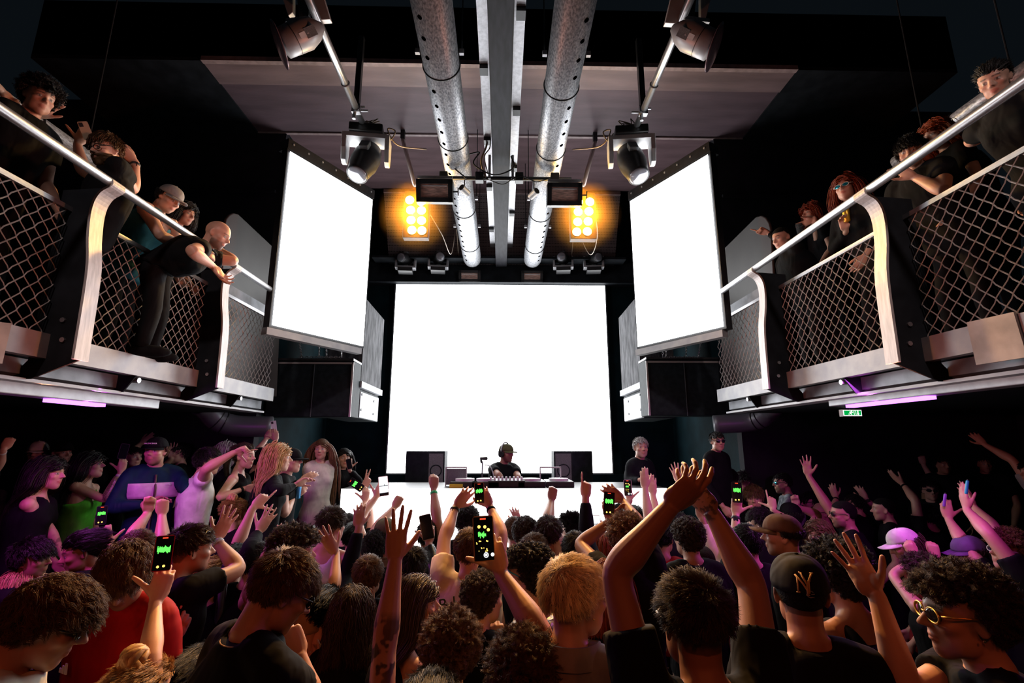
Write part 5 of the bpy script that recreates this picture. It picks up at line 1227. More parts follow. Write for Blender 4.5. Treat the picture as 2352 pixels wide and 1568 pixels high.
person('C17', 'person in a black sleeve holding a phone under the guard', 1458, 1192, 56, 0, 'slick', 'k', 'long', 'black', 'm', L=A((1447, 1152), (1441, 1110), 'grip', 's', dd=.2))
person('C19', 'person clapping two raised hands under the guard', 1494, 1222, 62, 2, 'crop', 'k', 'tee', 'black', 'f', L=A((1482, 1124), (1478, 1070), 'flat', 's', e=(1490, 1192)), R=A((1500, 1138), (1498, 1092), 'flat', 's', e=(1512, 1200)), sleeve=.4)
person('C18', 'person with bright red hair holding a white phone with both hands', 1390, 1262, 62, 0, 'bob', 'r', 'tee', 'black', fem=True, L=A((1366, 1232), (1363, 1192), 'grip', 's', dd=.25), R=A((1384, 1230), (1379, 1190), 'grip', 's', dd=.25))
person('D1', 'person with undercut and white glasses clasping both hands high overhead', 1592, 1432, 200, -3, 'fade', 'd', 'tee', 'black', 't', specs=[dict(col='white', lens='clear')], L=A((1532, 1172), (1606, 1096), 'relax', 's', e=(1413, 1315), ef=1, wf=0, roll=35), R=A((1640, 1186), (1572, 1092), 'relax', 's', e=(1728, 1346), ef=1, wf=0, roll=-35), tint=tattoo(0, [('R', 'h', -.1, 1.1)], .8, 60, .15), sleeve=.62)
person('D2', 'person with shaved head and dark glasses lifting a beige sleeve', 1612, 1294, 78, -8, 'buzz', 'd', 'long', 'beige', 't', specs=[dict(col='black', lens='clear')], R=A((1614, 1196), (1606, 1152), 'fist', 's', e=(1642, 1290)))
person('D3', 'person with short black curls between the clasped arms', 1580, 1238, 80, -10, 'tight', 'd', 'tee', 'black', 'm')
person('D20', 'person in a bright red top framed by the clasped arms', 1522, 1236, 70, 30, 'slick', 'k', 'tee', 'red', 'm')
person('D5', 'person wearing a black NY baseball cap seen from behind', 1838, 1362, 160, 22, 'buzz', 'k', 'tee', 'black', 't', hat=dict(col='ink'))
person('D6', 'person in a brown cap looking away from the NY cap', 1796, 1230, 90, -64, 'fade', 'k', 'tee', 'black', 'f', hat=dict(col='brown'), stubble=.2)
person('D7', 'person with a brown bob peeking between the brown cap and the big open hand', 1882, 1230, 62, -118, 'bob', 'b', 'tee', 'black', 'f', fem=True)
person('D8', 'person laughing towards the camera beside the green lit phone with the watch', 1732, 1145, 50, -152, 'messy', 'b', 'tee', 'black', 'm', rest='fwd')
person('D9', 'person with raised chin in a black T-shirt under the exit side balcony', 1672, 1098, 42, -72, 'crop', 'k', 'tee', 'black', 'f', d=5.75, hs=.92, pitch=-14, stubble=.3)
person('D10', 'person with cropped black hair turned to the stage beside the raised chin', 1706, 1104, 42, 6, 'fade', 'k', 'tee', 'black', 'm', d=6.0, hs=.94)
person('D11', 'person with moustache and teal sunglasses in a patterned shirt', 1797, 1110, 44, -82, 'crop', 'k', 'tee', 'pattern', 'm', specs=[dict(col='black', lens='teal')], stubble=.7)
person('D12', 'person with black wraparound glasses raising a magenta lit open palm', 1936, 1182, 60, -72, 'buzz', 'k', 'tee', 'black', 'm', specs=[dict(col='black')], stubble=.6, R=A((1858, 1094), (1848, 1046), 'open', 'c', e=(1912, 1180), k=1.05))
person('D13', 'person with bare forehead and round glasses beside the wraparound glasses', 1886, 1178, 46, -88, 'bald', 'd', 'tee', 'black', 'f', specs=[dict(col='black', lens='clear')])
person('D14', 'person with dark fringe and black glasses under the open palm', 1862, 1154, 44, -82, 'messy', 'k', 'tee', 'black', 'f', specs=[dict(col='black')])
person('D15', 'person with long black hair in the gloom behind the open palm', 1853, 1116, 34, -120, 'long', 'k', 'tee', 'black', 'm', fem=True)
person('D16', 'person with tousled dark hair flicking a finger up by the brown cap', 1746, 1200, 58, -50, 'messy', 'k', 'tee', 'black', 'f', R=A((1776, 1172), (1766, 1108), 'gun', 's', dd=.1))
person('D17', 'person with black hair filming with a smartwatch on the wrist', 1715, 1248, 78, 0, 'crop', 'k', 'tee', 'black', 'f', L=A((1690, 1184), (1694, 1124), 'grip', 's', e=(1690, 1262), watch=True))
person('D18', 'person in a black cap raising a pale fist behind the brown cap', 1816, 1184, 54, -20, 'crop', 'k', 'tee', 'black', 'f', hat=dict(col='black'), R=A((1830, 1164), (1824, 1138), 'fist', 'c', dd=.1))
person('D21', 'person holding a phone up far back beside the raised chin', 1734, 1118, 36, -10, 'crop', 'k', 'tee', 'black', 'm', L=A((1722, 1094), (1719, 1066), 'grip', 's', dd=-.05))
person('D22', 'person with a small silver phone in front of the moustache', 1762, 1124, 36, -20, 'crop', 'k', 'tee', 'black', 'm', L=A((1748, 1106), (1742, 1080), 'grip', 's', dd=-.05))
person('D23', 'person holding a red phone over the teal sunglasses', 1826, 1120, 36, -10, 'crop', 'k', 'tee', 'black', 'm', L=A((1798, 1084), (1798, 1056), 'flat', 's', dd=-.05), R=A((1811, 1086), (1805, 1060), 'grip', 's', dd=-.05))
person('F5', 'person in a black tank top with dark curls behind the big open hand', 1922, 1325, 122, -24, 'curly', 'k', 'tank', 'black', 't')
person('F2', 'person with dark curls and gold framed sunglasses reaching out a big open hand', 2210, 1415, 182, -76, 'curly', 'd', 'tee', 'black', 'f', specs=[dict(col='gold', size=1.12)], by=-60, big=.8, R=A((2016, 1374), (1916, 1212), 'open', 'c', e=(2084, 1596), ef=-1, wf=-1, roll=-10))
person('F4', 'person with bare shoulders and dark curls clapping by the white cap', 2122, 1326, 78, -8, 'curly', 'd', 'tank', 'black', 'f', fem=True, L=A((2105, 1282), (2068, 1222), 'curl', 's', dd=.2), R=A((2150, 1285), (2140, 1240), 'curl', 's', dd=.2))
person('E1', 'person stretching out a magenta lit forearm with a black band', 2126, 1186, 50, -10, 'crop', 'k', 'tee', 'black', 'm', L=A((2075, 1113), (2036, 1080), 'flat', 'r', e=(2103, 1150), band='black'))
person('E3', 'person with mirrored sunglasses and white collar raising a fist', 2137, 1126, 44, -152, 'crop', 'k', 'long', 'black', 'f', specs=[dict(col='black')], L=A((2122, 1068), (2115, 1046), 'fist', 's', e=(2158, 1128)), sleeve=.3)
person('E4', 'person with long dark hair smiling at the camera behind the magenta forearm', 2052, 1124, 36, 178, 'long', 'k', 'tee', 'black', 'f', fem=True)
person('E7', 'person in a dark cap gazing down beside the white wraparound glasses', 2228, 1272, 74, -78, 'crop', 'd', 'tee', 'black', 'f', pitch=12, hat=dict(col='purple'), L=A((2180, 1194), (2170, 1150), 'grip', 's', e=(2212, 1246)))
person('E8', 'person with light curls and white wraparound glasses clapping near the dark cap', 2318, 1270, 80, -82, 'curly', 'l', 'tee', 'black', 'f', pitch=-12, specs=[dict(col='white')], L=A((2222, 1172), (2208, 1122), 'flat', 'r', e=(2270, 1225)), R=A((2238, 1166), (2216, 1124), 'flat', 'l', e=(2285, 1215)))
person('E9', 'person in a white cap bending down by the big open hand', 2078, 1252, 70, -66, 'waves', 'd', 'tee', 'maroon', 'f', pitch=22, fem=True, hat=dict(col='white'))
person('E10', 'person with shaved head showing an inked forearm and watch', 2028, 1170, 50, -62, 'buzz', 'k', 'tee', 'black', 'f', R=A((1990, 1146), (1964, 1106), 'claw', 's', e=(2038, 1194), watch=True), tint=tattoo(0, [('R', 'f', .1, .8)], .6, 30, .0))
person('E13', 'person lifting clawed fingers with a black band behind the wraparound glasses', 1962, 1158, 42, -40, 'crop', 'k', 'tee', 'black', 'f', d=5.7, hs=.92, L=A((1921, 1144), (1906, 1106), 'claw', 's', dd=.0, band='black'))
person('E11a', 'person in the gloom under the red lit forearm', 2262, 1066, 36, -150, 'crop', 'k', 'tee', 'black', 't', d=6.0, hs=.86)
person('E11b', 'person in the gloom above the mirrored sunglasses', 2166, 1068, 36, -168, 'crop', 'k', 'tee', 'black', 't', d=6.0, hs=.86)
person('E11c', 'person with long hair in the gloom above the open magenta palm', 1893, 1067, 34, 172, 'long', 'k', 'tee', 'black', 'm', fem=True)
person('E11d', 'person in the gloom holding a white phone', 1962, 1072, 34, 176, 'crop', 'k', 'tee', 'black', 'm', L=A((1977, 1108), (1983, 1082), 'grip', 's', dd=-.05))
person('E12', 'person stretching a red lit forearm in from the picture edge', 2372, 1085, 50, -80, 'crop', 'k', 'tee', 'grey', 'm', d=4.9, R=A((2264, 1022), (2242, 1002), 'claw', 's', e=(2326, 1056)))
person('E14', 'person in dark glasses standing in the gloom by the bent pipe', 1648, 1014, 38, 178, 'crop', 'k', 'jacket', 'black', 'm', specs=[dict(col='black')], floor=0, hs=.9, d=5.6)
person('D24', 'person spreading fingers up behind the clasped hands', 1556, 1206, 56, 0, 'crop', 'k', 'tee', 'black', 'f', L=A((1560, 1108), (1544, 1060), 'open', 's', dd=.2))
# ---- platform side
PF = PLAT
person('L0', 'person clutching a fist into the picture beside the white cap brim', -45, 1062, 60, 95, 'crop', 'k', 'tee', 'black', 'f', floor=PF, L=A((6, 1034), (26, 1004), 'fist', 's', dd=-.1, band='silver'))
person('L1', 'person in a black cap and navy and white zip jacket holding a cup', 358, 1036, 60, 172, 'crop', 'b', 'vest', 'navy', 'f', floor=PF, hat=dict(col='black', tiltdeg=-4), stubble=.55, R=A((334, 1158), (370, 1146), 'relax', 'r', dd=-.25), L=A((422, 1122), (400, 1116), 'grip', 'r', e=(432, 1128), ef=-1))
person('L2', 'person with long black hair in a bright green corset raising a phone', 208, 1070, 58, 78, 'long', 'k', 'halter', 'green', 'f', floor=PF, pitch=-12, fem=True, R=A((276, 1086), (288, 1042), 'grip', 's', e=(244, 1148), band='silver'), by=80)
person('L3', 'person with sleek black hair and inked arms in profile before the green corset', 112, 1088, 70, 82, 'long', 'k', 'tank', 'black', 'f', floor=PF, fem=True, R=A((142, 1274), (166, 1300), 'relax', 'r', e=(113, 1212)), tint=tattoo(0, [('R', 'u', .1, .95), ('R', 'f', .2, .7)], .55, 24, .12))
person('L4', 'person in a pale cap washed in magenta light', 86, 1040, 50, 158, 'crop', 'k', 'tee', 'black', 'f', floor=PF, hat=dict(col='cream', tiltdeg=-8))
person('L5', 'person in a black hat turned sideways beside the pale cap', 142, 1040, 50, 108, 'buzz', 'd', 'tee', 'black', 'f', floor=PF, hat=dict(col='black'), stubble=.3)
person('L6', 'person with dark hair half hidden above the green corset', 214, 1044, 45, -142, 'crop', 'k', 'tee', 'black', 't', floor=PF, stubble=.4)
person('L7', 'person showing an open palm behind the navy and white jacket', 410, 1042, 44, -152, 'messy', 'k', 'tee', 'black', 'f', floor=PF, R=A((393, 1054), (397, 1014), 'open', 'c', dd=-.1))
person('L8', 'person half hidden between the raised phone and the navy jacket', 306, 1050, 44, 112, 'crop', 'k', 'tee', 'black', 'f', floor=PF, d=5.6, hs=.95, R=A((322, 1020), (340, 1008), 'relax', 's', e=(298, 1044)))
person('L9', 'person in a white T-shirt pointing an arm across to the black tank top', 478, 1060, 58, 66, 'crop', 'k', 'tee', 'white', 'f', floor=PF, R=A((536, 1040), (566, 1030), 'gun', 'r', e=(474, 1076), ef=-1, wf=0), L=A((478, 1196), (502, 1206), 'relax', 's', e=(466, 1168)))
person('L10', 'person in a black tank top holding both hands out', 562, 1048, 54, 98, 'tail', 'd', 'tank', 'black', 'f', floor=PF, fem=True, R=A((560, 1122), (608, 1114), 'flat', 'r', e=(502, 1144), ef=-1, band='black'), L=A((576, 1112), (612, 1098), 'open', 'r', dd=.15), pants='denim')
person('L11', 'person with grey hair behind the pointing arm', 522, 1042, 48, 40, 'bob', 'g', 'long', 'black', 'f', floor=PF, fem=True)
person('L12', 'person lifting a white phone high with both arms by the bent pipe', 600, 1056, 48, 60, 'crop', 'k', 'tee', 'black', 'f', floor=PF, L=A((610, 1010), (628, 978), 'grip', 's', e=(584, 1046)), R=A((633, 1014), (631, 984), 'grip', 's', e=(630, 1052), band='black'))
person('L13', 'person with long blond hair in a black sweater and pale jeans', 640, 1052, 60, 70, 'long', 'y', 'long', 'black', 'f', floor=PF, fem=True, R=A((676, 1114), (708, 1098), 'relax', 'r', e=(640, 1130), ef=-1), L=A((690, 1104), (712, 1092), 'relax', 's', dd=.2), pants='lightdenim')
person('L14', 'person shouting with mouth open in a black flat cap', 668, 1058, 54, 92, 'buzz', 'g', 'tee', 'black', 'f', floor=PF, pitch=-4, hat=dict(col='black', tiltdeg=-10), R=A((674, 1140), (694, 1126), 'grip', 's', dd=-.1))
person('L15', 'person with very long fair hair in a white dress carrying a small bag', 738, 1032, 45, 172, 'long', 'l', 'dress', 'cream', 'f', floor=PF, fem=True, R=A((708, 1102), (716, 1118), 'relax', 'r', e=(702, 1088)), L=A((738, 1140), (728, 1152), 'curl', 's', e=(754, 1112)), hlen=1.5)
person('L16', 'person with long dark hair in black reading a phone by the booth', 790, 1052, 37, 150, 'long', 'k', 'jacket', 'black', 'm', floor=PF, fem=True, L=A((803, 1080), (802, 1064), 'grip', 's', dd=-.2), d=6.2)
person('L17a', 'person with a dark fade standing below the white T-shirt', 430, 1194, 58, 10, 'fade', 'd', 'tee', 'black', 'f')
person('L17b', 'person with shaved sides and a blond topknot below the black tank top', 542, 1180, 62, 22, 'bun', 'y', 'tee', 'black', 'f', fem=False)
person('L18', 'person with brown hair raising two fists below the navy jacket', 316, 1266, 86, 0, 'crop', 'b', 'tee', 'black', 'm', L=A((338, 1180), (346, 1140), 'fist', 'c', e=(300, 1236)), R=A((372, 1186), (374, 1146), 'fist', 's', e=(372, 1250)))
person('L19', 'person with black hair pointing a bare arm past the topknot', 540, 1296, 80, 4, 'slick', 'k', 'tee', 'black', 'f', L=A((580, 1168), (612, 1134), 'gun', 's', e=(540, 1264), hint=(0, -1, 0)))
person('L21', 'person with dark hair in black sleeves spreading fingers below the pale jeans', 585, 1290, 82, 2, 'crop', 'k', 'long', 'black', 'f', R=A((592, 1224), (622, 1176), 'open', 's', e=(572, 1268)))
person('L22', 'person with purple tinted hair below the white dress', 706, 1190, 46, 0, 'bob', 'v', 'tee', 'black', 'f', fem=True)
person('L24', 'person holding a tilted phone with a green screen near the dark phone reader', 796, 1212, 58, 4, 'crop', 'k', 'tee', 'black', 'f', R=A((838, 1154), (842, 1120), 'grip', 's', e=(818, 1192)))
person('L25', 'person showing two spread fingers by the tilted green phone', 822, 1212, 54, 4, 'crop', 'k', 'tee', 'black', 'f', R=A((836, 1122), (854, 1080), 'peace', 's', dd=.2))
person('L26', 'person holding up a phone with a white stage picture', 812, 1236, 62, 6, 'slick', 'k', 'tee', 'black', 'm', R=A((862, 1144), (882, 1104), 'grip', 's', e=(820, 1196)))
# ---- stage
person('G', 'person in a black jacket with folded arms on the stage', 1472, 1028, 45, 176, 'crop', 'g', 'jacket', 'ink', 'f', floor=STG, R=A((1472, 1102), (1490, 1098), 'fist', 'r', e=(1445, 1106), ef=0, wf=-1), L=A((1476, 1096), (1450, 1085), 'flat', 's', e=(1502, 1108), ef=0, wf=-1), stubble=.3)
person('DJ', 'DJ in a dark cap, headphones and printed black T-shirt behind the booth', 1163, 1041, 40, 128, 'crop', 'k', 'tee', 'black', 'm', floor=STG, by=150, hat=dict(col='olive', tiltdeg=-6), d=6.55, R=A((1151, 1106), (1152, 1120), 'curl', 's', e=(1147, 1092), ef=-1), L=A((1180, 1110), (1178, 1122), 'curl', 's', e=(1190, 1098), ef=-1), stubble=.4, loose=.016)
# ---- balconies
def BP(*a, **k): k.setdefault('floor', DK); k.setdefault('hs', .94); return person(*a, **k)
BP('BL1', 'bald person with a dark beard leaning on the balcony rail', 500, 540, 64, 84, 'bald', 'd', 'tee', 'black', 'f', pitch=22, R=A((487, 610), (496, 620), 'relax', 'r', e=(440, 576), ef=-1), L=A((504, 574), (492, 562), 'fist', 'r', e=(538, 600), ef=0, watch=True), stubble=.85, lean=(-.36, 0), hipz=.72)
BP('BL2', 'person in a grey cap and blue top looking down over the balcony rail', 388, 457, 62, 96, 'crop', 'k', 'tank', 'teal', 'f', pitch=30, hat=dict(col='grey'), R=A((424, 570), (440, 578), 'relax', 'r', e=(368, 540), ef=-1), L=A((398, 508), (384, 514), 'fist', 'r', dd=-.05), lean=(-.22, 0))
BP('BL3', 'person with black hair peeking past the grey cap on the balcony', 424, 492, 52, 100, 'long', 'k', 'tank', 'black', 'f', pitch=12, fem=True, lean=(-.15, 0))
BP('BL4', 'bearded person with black glasses raising an arm and a phone on the balcony', 243, 345, 74, -168, 'crop', 'b', 'tee', 'black', 'f', pitch=22, specs=[dict(col='black', lens='clear')], beard=True, L=A((311, 374), (292, 354), 'curl', 's', e=(304, 436), watch=True), R=A((178, 332), (196, 300), 'grip', 's', e=(190, 392)), lean=(-.12, 0))
BP('BL5', 'person with dark curls lifting a flat hand to the face on the balcony', 90, 226, 78, 112, 'curly', 'k', 'tee', 'black', 'f', pitch=16, R=A((82, 268), (126, 240), 'flat', 'r', e=(28, 300)), lean=(-.15, 0))
BP('BL6', 'person letting a fist hang over the balcony rail at the picture edge', -70, 150, 82, 90, 'crop', 'k', 'tee', 'black', 'f', R=A((0, 205), (18, 228), 'fist', 'r', e=(-60, 160), dd=0), lean=(-.15, 0))
BP('BR1', 'person with dark hair crossing both forearms over the exit side rail', 2284, 186, 84, -118, 'slick', 'k', 'tee', 'black', 'f', hs=.86, pitch=26, fem=True, R=A((2266, 312), (2296, 298), 'relax', 'l', e=(2228, 326)), L=A((2284, 286), (2306, 318), 'relax', 'l', e=(2342, 252)), lean=(.2, 0))
BP('BR2', 'person with bright copper hair looking down from the exit side balcony', 2152, 312, 68, -96, 'bob', 'r', 'tee', 'black', 'f', pitch=14, fem=True, R=A((2142, 384), (2110, 424), 'relax', 'l', e=(2190, 366)), lean=(.2, 0))
BP('BR3', 'person with wavy dark hair leaning on the exit side rail by the copper hair', 2092, 350, 70, -128, 'messy', 'k', 'tee', 'black', 'm', pitch=18, L=A((2104, 408), (2076, 394), 'relax', 'l', dd=-.1), lean=(.2, 0))
BP('BR4', 'person with teal sunglasses holding a can on the exit side balcony', 1944, 434, 60, -122, 'long', 'R', 'jacket', 'black', 'f', fem=True, specs=[dict(col='pale', lens='teal')], R=A((1944, 532), (1934, 498), 'grip', 'c', dd=-.05), lean=(.15, 0))
BP('BR5', 'person with auburn hair waving fingers on the exit side balcony', 1864, 492, 48, -98, 'bob', 'R', 'tee', 'black', 'f', fem=True, R=A((1872, 500), (1838, 520), 'open', 'c', dd=-.1), lean=(.15, 0))
BP('BR6', 'person with shaved head pointing a black sleeve from the exit side balcony', 1796, 548, 52, -102, 'buzz', 'k', 'long', 'black', 'f', pitch=14, L=A((1768, 536), (1744, 526), 'point', 'l', e=(1816, 562)), lean=(.15, 0))
BP('BR7', 'person in a leopard top and pale blue shorts behind the exit side mesh', 2405, 190, 84, -92, 'long', 'b', 'tank', 'leopard', 'f', fem=True, pants='teal')
print('PEOPLE', len(REG), 'FACES', NFACE, 'STRETCH', STRETCH)
# ================================================================== marks, phones, cups and other small things
E_GREEN = emat('phone_green', (.12, 1.0, .10), 1.6); E_AMB = emat('phone_amber', (1, .62, .12), 2.0); E_WHT = emat('phone_white', (.95, .97, 1), 1.2); E_RED = emat('phone_red', (1, .08, .03), 1.2)
SCR = mat('phone_glass', (.008, .009, .012), .12)
def hand_d(key, side): a = REG[key]['arms'][side]; return proj(a['W']+a['tip']*.09)[2], a
CASE = {'k': 'fixture_black', 'r': None}
def phone(label, key, side, cx, cy, hpx, tilt=0, show='green', case=(.02, .02, .022), back=False, dd=-.02, group=None, seed=1):
    d, a = hand_d(key, side); d += dd; c = at_d(cx, cy, d); h = min(max(hpx*d/F, .125), .175); w = h*.49; t = .0085
    t_ = math.radians(tilt); v = nrm(c-EYE); n = -v; up0 = nrm(AX_U-n*(AX_U@n)); rt0 = np.cross(up0, n); 
    up = up0*math.cos(t_)+rt0*math.sin(t_); rt = np.cross(up, n); R = np.stack([rt, up, n], 1)
    e = empty('phone', c, label, 'phone', group)
    m = MB(); k = 6; r = w*.14; pts = []
    for sx, sy, a0 in ((1, 1, 0), (-1, 1, 90), (-1, -1, 180), (1, -1, 270)):
        for i in range(k): q = math.radians(a0+90*i/(k-1)); pts.append(c+rt*(sx*(w/2-r)+math.cos(q)*r)+up*(sy*(h/2-r)+math.sin(q)*r)-n*t/2)
    m.prism(pts, n*t); m.build('phone_case', mat('case_%.2f_%.2f_%.2f' % case, case, .35), e)
    L = lambda x, y, z=.0: c+rt*x*w+up*y*h+n*(t/2+z)
    def q(x0, y0, x1, y1, z, mm, nm): b = MB(); b.prism([L(x0, y0, z), L(x1, y0, z), L(x1, y1, z), L(x0, y1, z)], n*.0006); return b.build(nm, mm, sc_ if sc_ else e)
    sc_ = None
    if back:
        b = MB(); b.prism([L(-.40, .22, 0), L(-.02, .22, 0), L(-.02, .44, 0), L(-.40, .44, 0)], n*.003); 
        cb_ = b.build('camera_bump', mat('camera_bump', (.03, .03, .035), .3), e); return e
    rs = random.Random(seed)
    sc_ = q(-.455, -.475, .455, .475, .0003, E_WHT if show == 'white' else SCR, 'screen')
    if show in ('green', 'amber'):
        b = MB(); y0 = .02 if show == 'green' else .0; z = .0012
        n_ = 13; hgt = .16 if show == 'green' else .09; x0, x1 = (-.34, .34) if show == 'green' else (-.26, .12)
        for i in range(n_):
            xa = x0+(x1-x0)*i/n_; xb = x0+(x1-x0)*(i+1)/n_; lo = rs.uniform(-.03, .03); hi = rs.uniform(-.03, .03)
            b.prism([L(xa, y0+.08-hgt/2+lo, z), L(xb, y0+.08-hgt/2+lo, z), L(xb, y0+.08+hgt/2+hi, z), L(xa, y0+.08+hgt/2+hi, z)], n*.0005)
        b.build('stage_picture', E_GREEN, sc_)
        b = MB(); 
        for x, y in ((-.2, .26), (.08, .25), (.24, .18)) if show == 'amber' else ((.12, -.36), (-.18, -.37)): b.disc(L(x, y, z), n, w*.075, 12, .001)
        if show == 'amber':
            for i in range(16): b.disc(L(rs.uniform(-.35, .35), rs.uniform(-.28, -.05), z), n, w*rs.uniform(.015, .035), 8, .001)
        b.build('light_dots', E_AMB, sc_)
        if show == 'amber':
            a_ = np.linspace(0, 2*PI, 21); b = MB(); b.tube([L(.08+math.cos(s)*.10, -.36+math.sin(s)*.05, z) for s in a_], w*.02, 4, cap=False); b.disc(L(.08, -.36, z), n, w*.06, 14, .001); b.disc(L(.38, -.36, z), n, w*.085, 14, .001); b.build('record_button', E_WHT, sc_)
        b = MB(); b.prism([L(-.14, .41, z), L(.14, .41, z), L(.14, .445, z), L(-.14, .445, z)], n*.0005); b.build('record_timer', E_RED, sc_)
    if show == 'white':
        b = MB(); z = .0012
        b.prism([L(-.45, .0, z), L(.45, .0, z), L(.45, .03, z), L(-.45, .03, z)], n*.0005); b.prism([L(.05, .03, z), L(.10, .03, z), L(.10, .09, z), L(.05, .09, z)], n*.0005); b.prism([L(-.455, -.475, z), L(.455, -.475, z), L(.455, -.33, z), L(-.455, -.33, z)], n*.0005); b.build('stage_picture', SCR, sc_)
    return e
phone('phone in a red case with a green wave picture held by the messy bun', 'A7', 'R', 375, 1270, 76, 8, 'green', (.5, .02, .04), seed=2)
phone('phone showing a green glint held near the green corset', 'A4', 'L', 233, 1183, 40, 6, 'green', (.03, .03, .035), seed=3)
phone('phone filmed over the BIT shirt in a pink case', 'C1', 'R', 1101, 1132, 46, -2, 'green', (.55, .25, .28), dd=-.02, seed=4)
phone('large phone with amber and green stage picture above the bottom curls', 'C4', 'R', 1111, 1236, 98, -3, 'amber', (.55, .38, .2), seed=5)
phone('dark phone held by the shiny black jacket', 'C11', 'R', 980, 1210, 62, -10, 'dark', (.35, .25, .2), seed=6)
phone('phone with a white stage picture in a pink case by the green wristband', 'L26', 'R', 881, 1116, 48, -4, 'white', (.75, .5, .5), seed=7)
phone('tilted phone with a green glow near the two spread fingers', 'L24', 'R', 818, 1113, 36, -52, 'green', (.02, .02, .02), seed=8)
phone('phone with a dim green wave in front of the light brown curls', 'C15', 'L', 1399, 1156, 52, 2, 'green', (.25, .02, .08), seed=9)
phone('small bright phone under the guard', 'C17', 'L', 1442, 1120, 36, -4, 'amber', (.7, .5, .6), seed=10)
phone('white phone in front of the bright red hair', 'C18', 'R', 1370, 1204, 40, -4, 'white', (.4, .1, .12), seed=11)
phone('phone with a green wave beside the laughing person', 'D17', 'L', 1693, 1130, 46, -4, 'green', (.03, .03, .03), seed=12)
phone('slim phone of the green corset wearer', 'L2', 'R', 284, 1036, 34, 14, 'dark', (.03, .02, .03), seed=13)
phone('white phone lifted by the bent pipe', 'L12', 'L', 629, 978, 20, -6, 'none', (.8, .8, .82), back=True)
phone('phone in the hand of the bearded balcony person', 'BL4', 'R', 197, 300, 26, -20, 'none', (.5, .38, .28), back=True)
phone('grey phone held up beside the raised chin', 'D21', 'L', 1719, 1068, 18, 0, 'none', (.4, .36, .34), back=True)
phone('small silver phone in front of the moustache', 'D22', 'L', 1741, 1086, 16, -70, 'none', (.4, .4, .4), back=True)
phone('red phone over the teal sunglasses', 'D23', 'R', 1808, 1063, 18, -14, 'none', (.9, .03, .05), back=True)
phone('white phone held up in the gloom', 'E11d', 'L', 1983, 1084, 16, -8, 'none', (.75, .85, .9), back=True)
phone('dark phone of the reader by the booth', 'L16', 'L', 802, 1065, 14, -10, 'dark', (.02, .02, .02), seed=14)
phone('black phone in the hand of the red jersey wearer', 'A5', 'R', 318, 1402, 46, -40, 'dark', (.03, .02, .02), seed=15)
# cups and cans
CLEAR = bpy.data.materials.new('clear_cup'); CLEAR.use_nodes = True
_b = CLEAR.node_tree.nodes['Principled BSDF']; _b.inputs['Transmission Weight'].default_value = .9; _b.inputs['Roughness'].default_value = .05; _b.inputs['IOR'].default_value = 1.15; _b.inputs['Base Color'].default_value = (.9, .9, .9, 1)
def cup(label, key, side, cx, cy, hpx, drink='#6a2608', dd=-.03):
    d, a = hand_d(key, side); d += dd; c = at_d(cx, cy, d); h = .12; r0, r1 = .030, .040
    e = empty('plastic_cup', c-[0, 0, h/2], label, 'cup')
    n = 20; an = np.arange(n)/n*2*PI; ring = lambda r, z: np.stack([c[0]+np.cos(an)*r, c[1]+np.sin(an)*r, np.full(n, c[2]-h/2+z)], 1)
    m = MB(); m.loft([ring(r0, 0), ring(r1, h), ring(r1+.002, h), ring(r1-.0015, h), ring(r0-.0015, .003)], cap=True); m.build('cup_wall', CLEAR, e, smooth=True)
    m = MB(); m.loft([ring(r0-.003, .004), ring(r0+.003, h*.55)]); m.build('drink', mat('drink_'+drink, drink, .1), e, smooth=False); return e
cup('clear cup of brown drink held by the navy and white jacket', 'L1', 'L', 400, 1124, 34)
cup('clear cup beside the pointing person on the exit side balcony', 'BR6', 'L', 1838, 528, 20, '#a08060', dd=.1)
d, a = hand_d('BR4', 'R'); c = at_d(1944, 492, d-.01); e = empty('drink_can', c-[0, 0, .06], 'slim yellow can held by the person with teal sunglasses', 'can')
MB().tube([c-[0, 0, .07], c-[0, 0, .065], c+[0, 0, .055], c+[0, 0, .062], c+[0, 0, .066]], [.022, .027, .027, .023, .022], 18).build('can_body', mat('yellow_can', (.75, .45, .05), .3, .6), e, smooth=True)
MB().cyl(c+[0, 0, .066], c+[0, 0, .068], .021, 16).build('can_top', STEEL, e)
d, a = hand_d('L14', 'R'); c = at_d(684, 1130, d-.03); e = empty('drink_can', c-[0, 0, .06], 'blue and silver can held by the shouting person', 'can')
MB().tube([c-[0, 0, .06], c-[0, 0, .055], c+[0, 0, .05], c+[0, 0, .058]], [.024, .03, .03, .025], 18).build('can_body', mat('blue_can', (.05, .25, .5), .3, .5), e, smooth=True)
MB().cyl(c+[0, 0, .058], c+[0, 0, .06], .023, 16).build('can_top', STEEL, e)
for lb, key, side, cx, cy, col in (('slim purple vape stick held by the dark cap', 'E7', 'L', 2170, 1146, (.25, .1, .6)), ('slim turquoise vape stick held by the clapping person with light curls', 'E8', 'L', 2221, 1116, (.03, .55, .62))):
    d, a = hand_d(key, side); c = at_d(cx, cy, d-.02); u = nrm(AX_U+AX_R*.12); e = empty('vape_stick', c, lb, 'vape')
    MB().tube([c-u*.05, c+u*.035], .010, 10, dome=True).build('stick_body', mat('vape_%.2f' % col[0], col, .3), e, smooth=True); MB().tube([c+u*.035, c+u*.05], [.007, .005], 8).build('mouthpiece', FIXB, e)
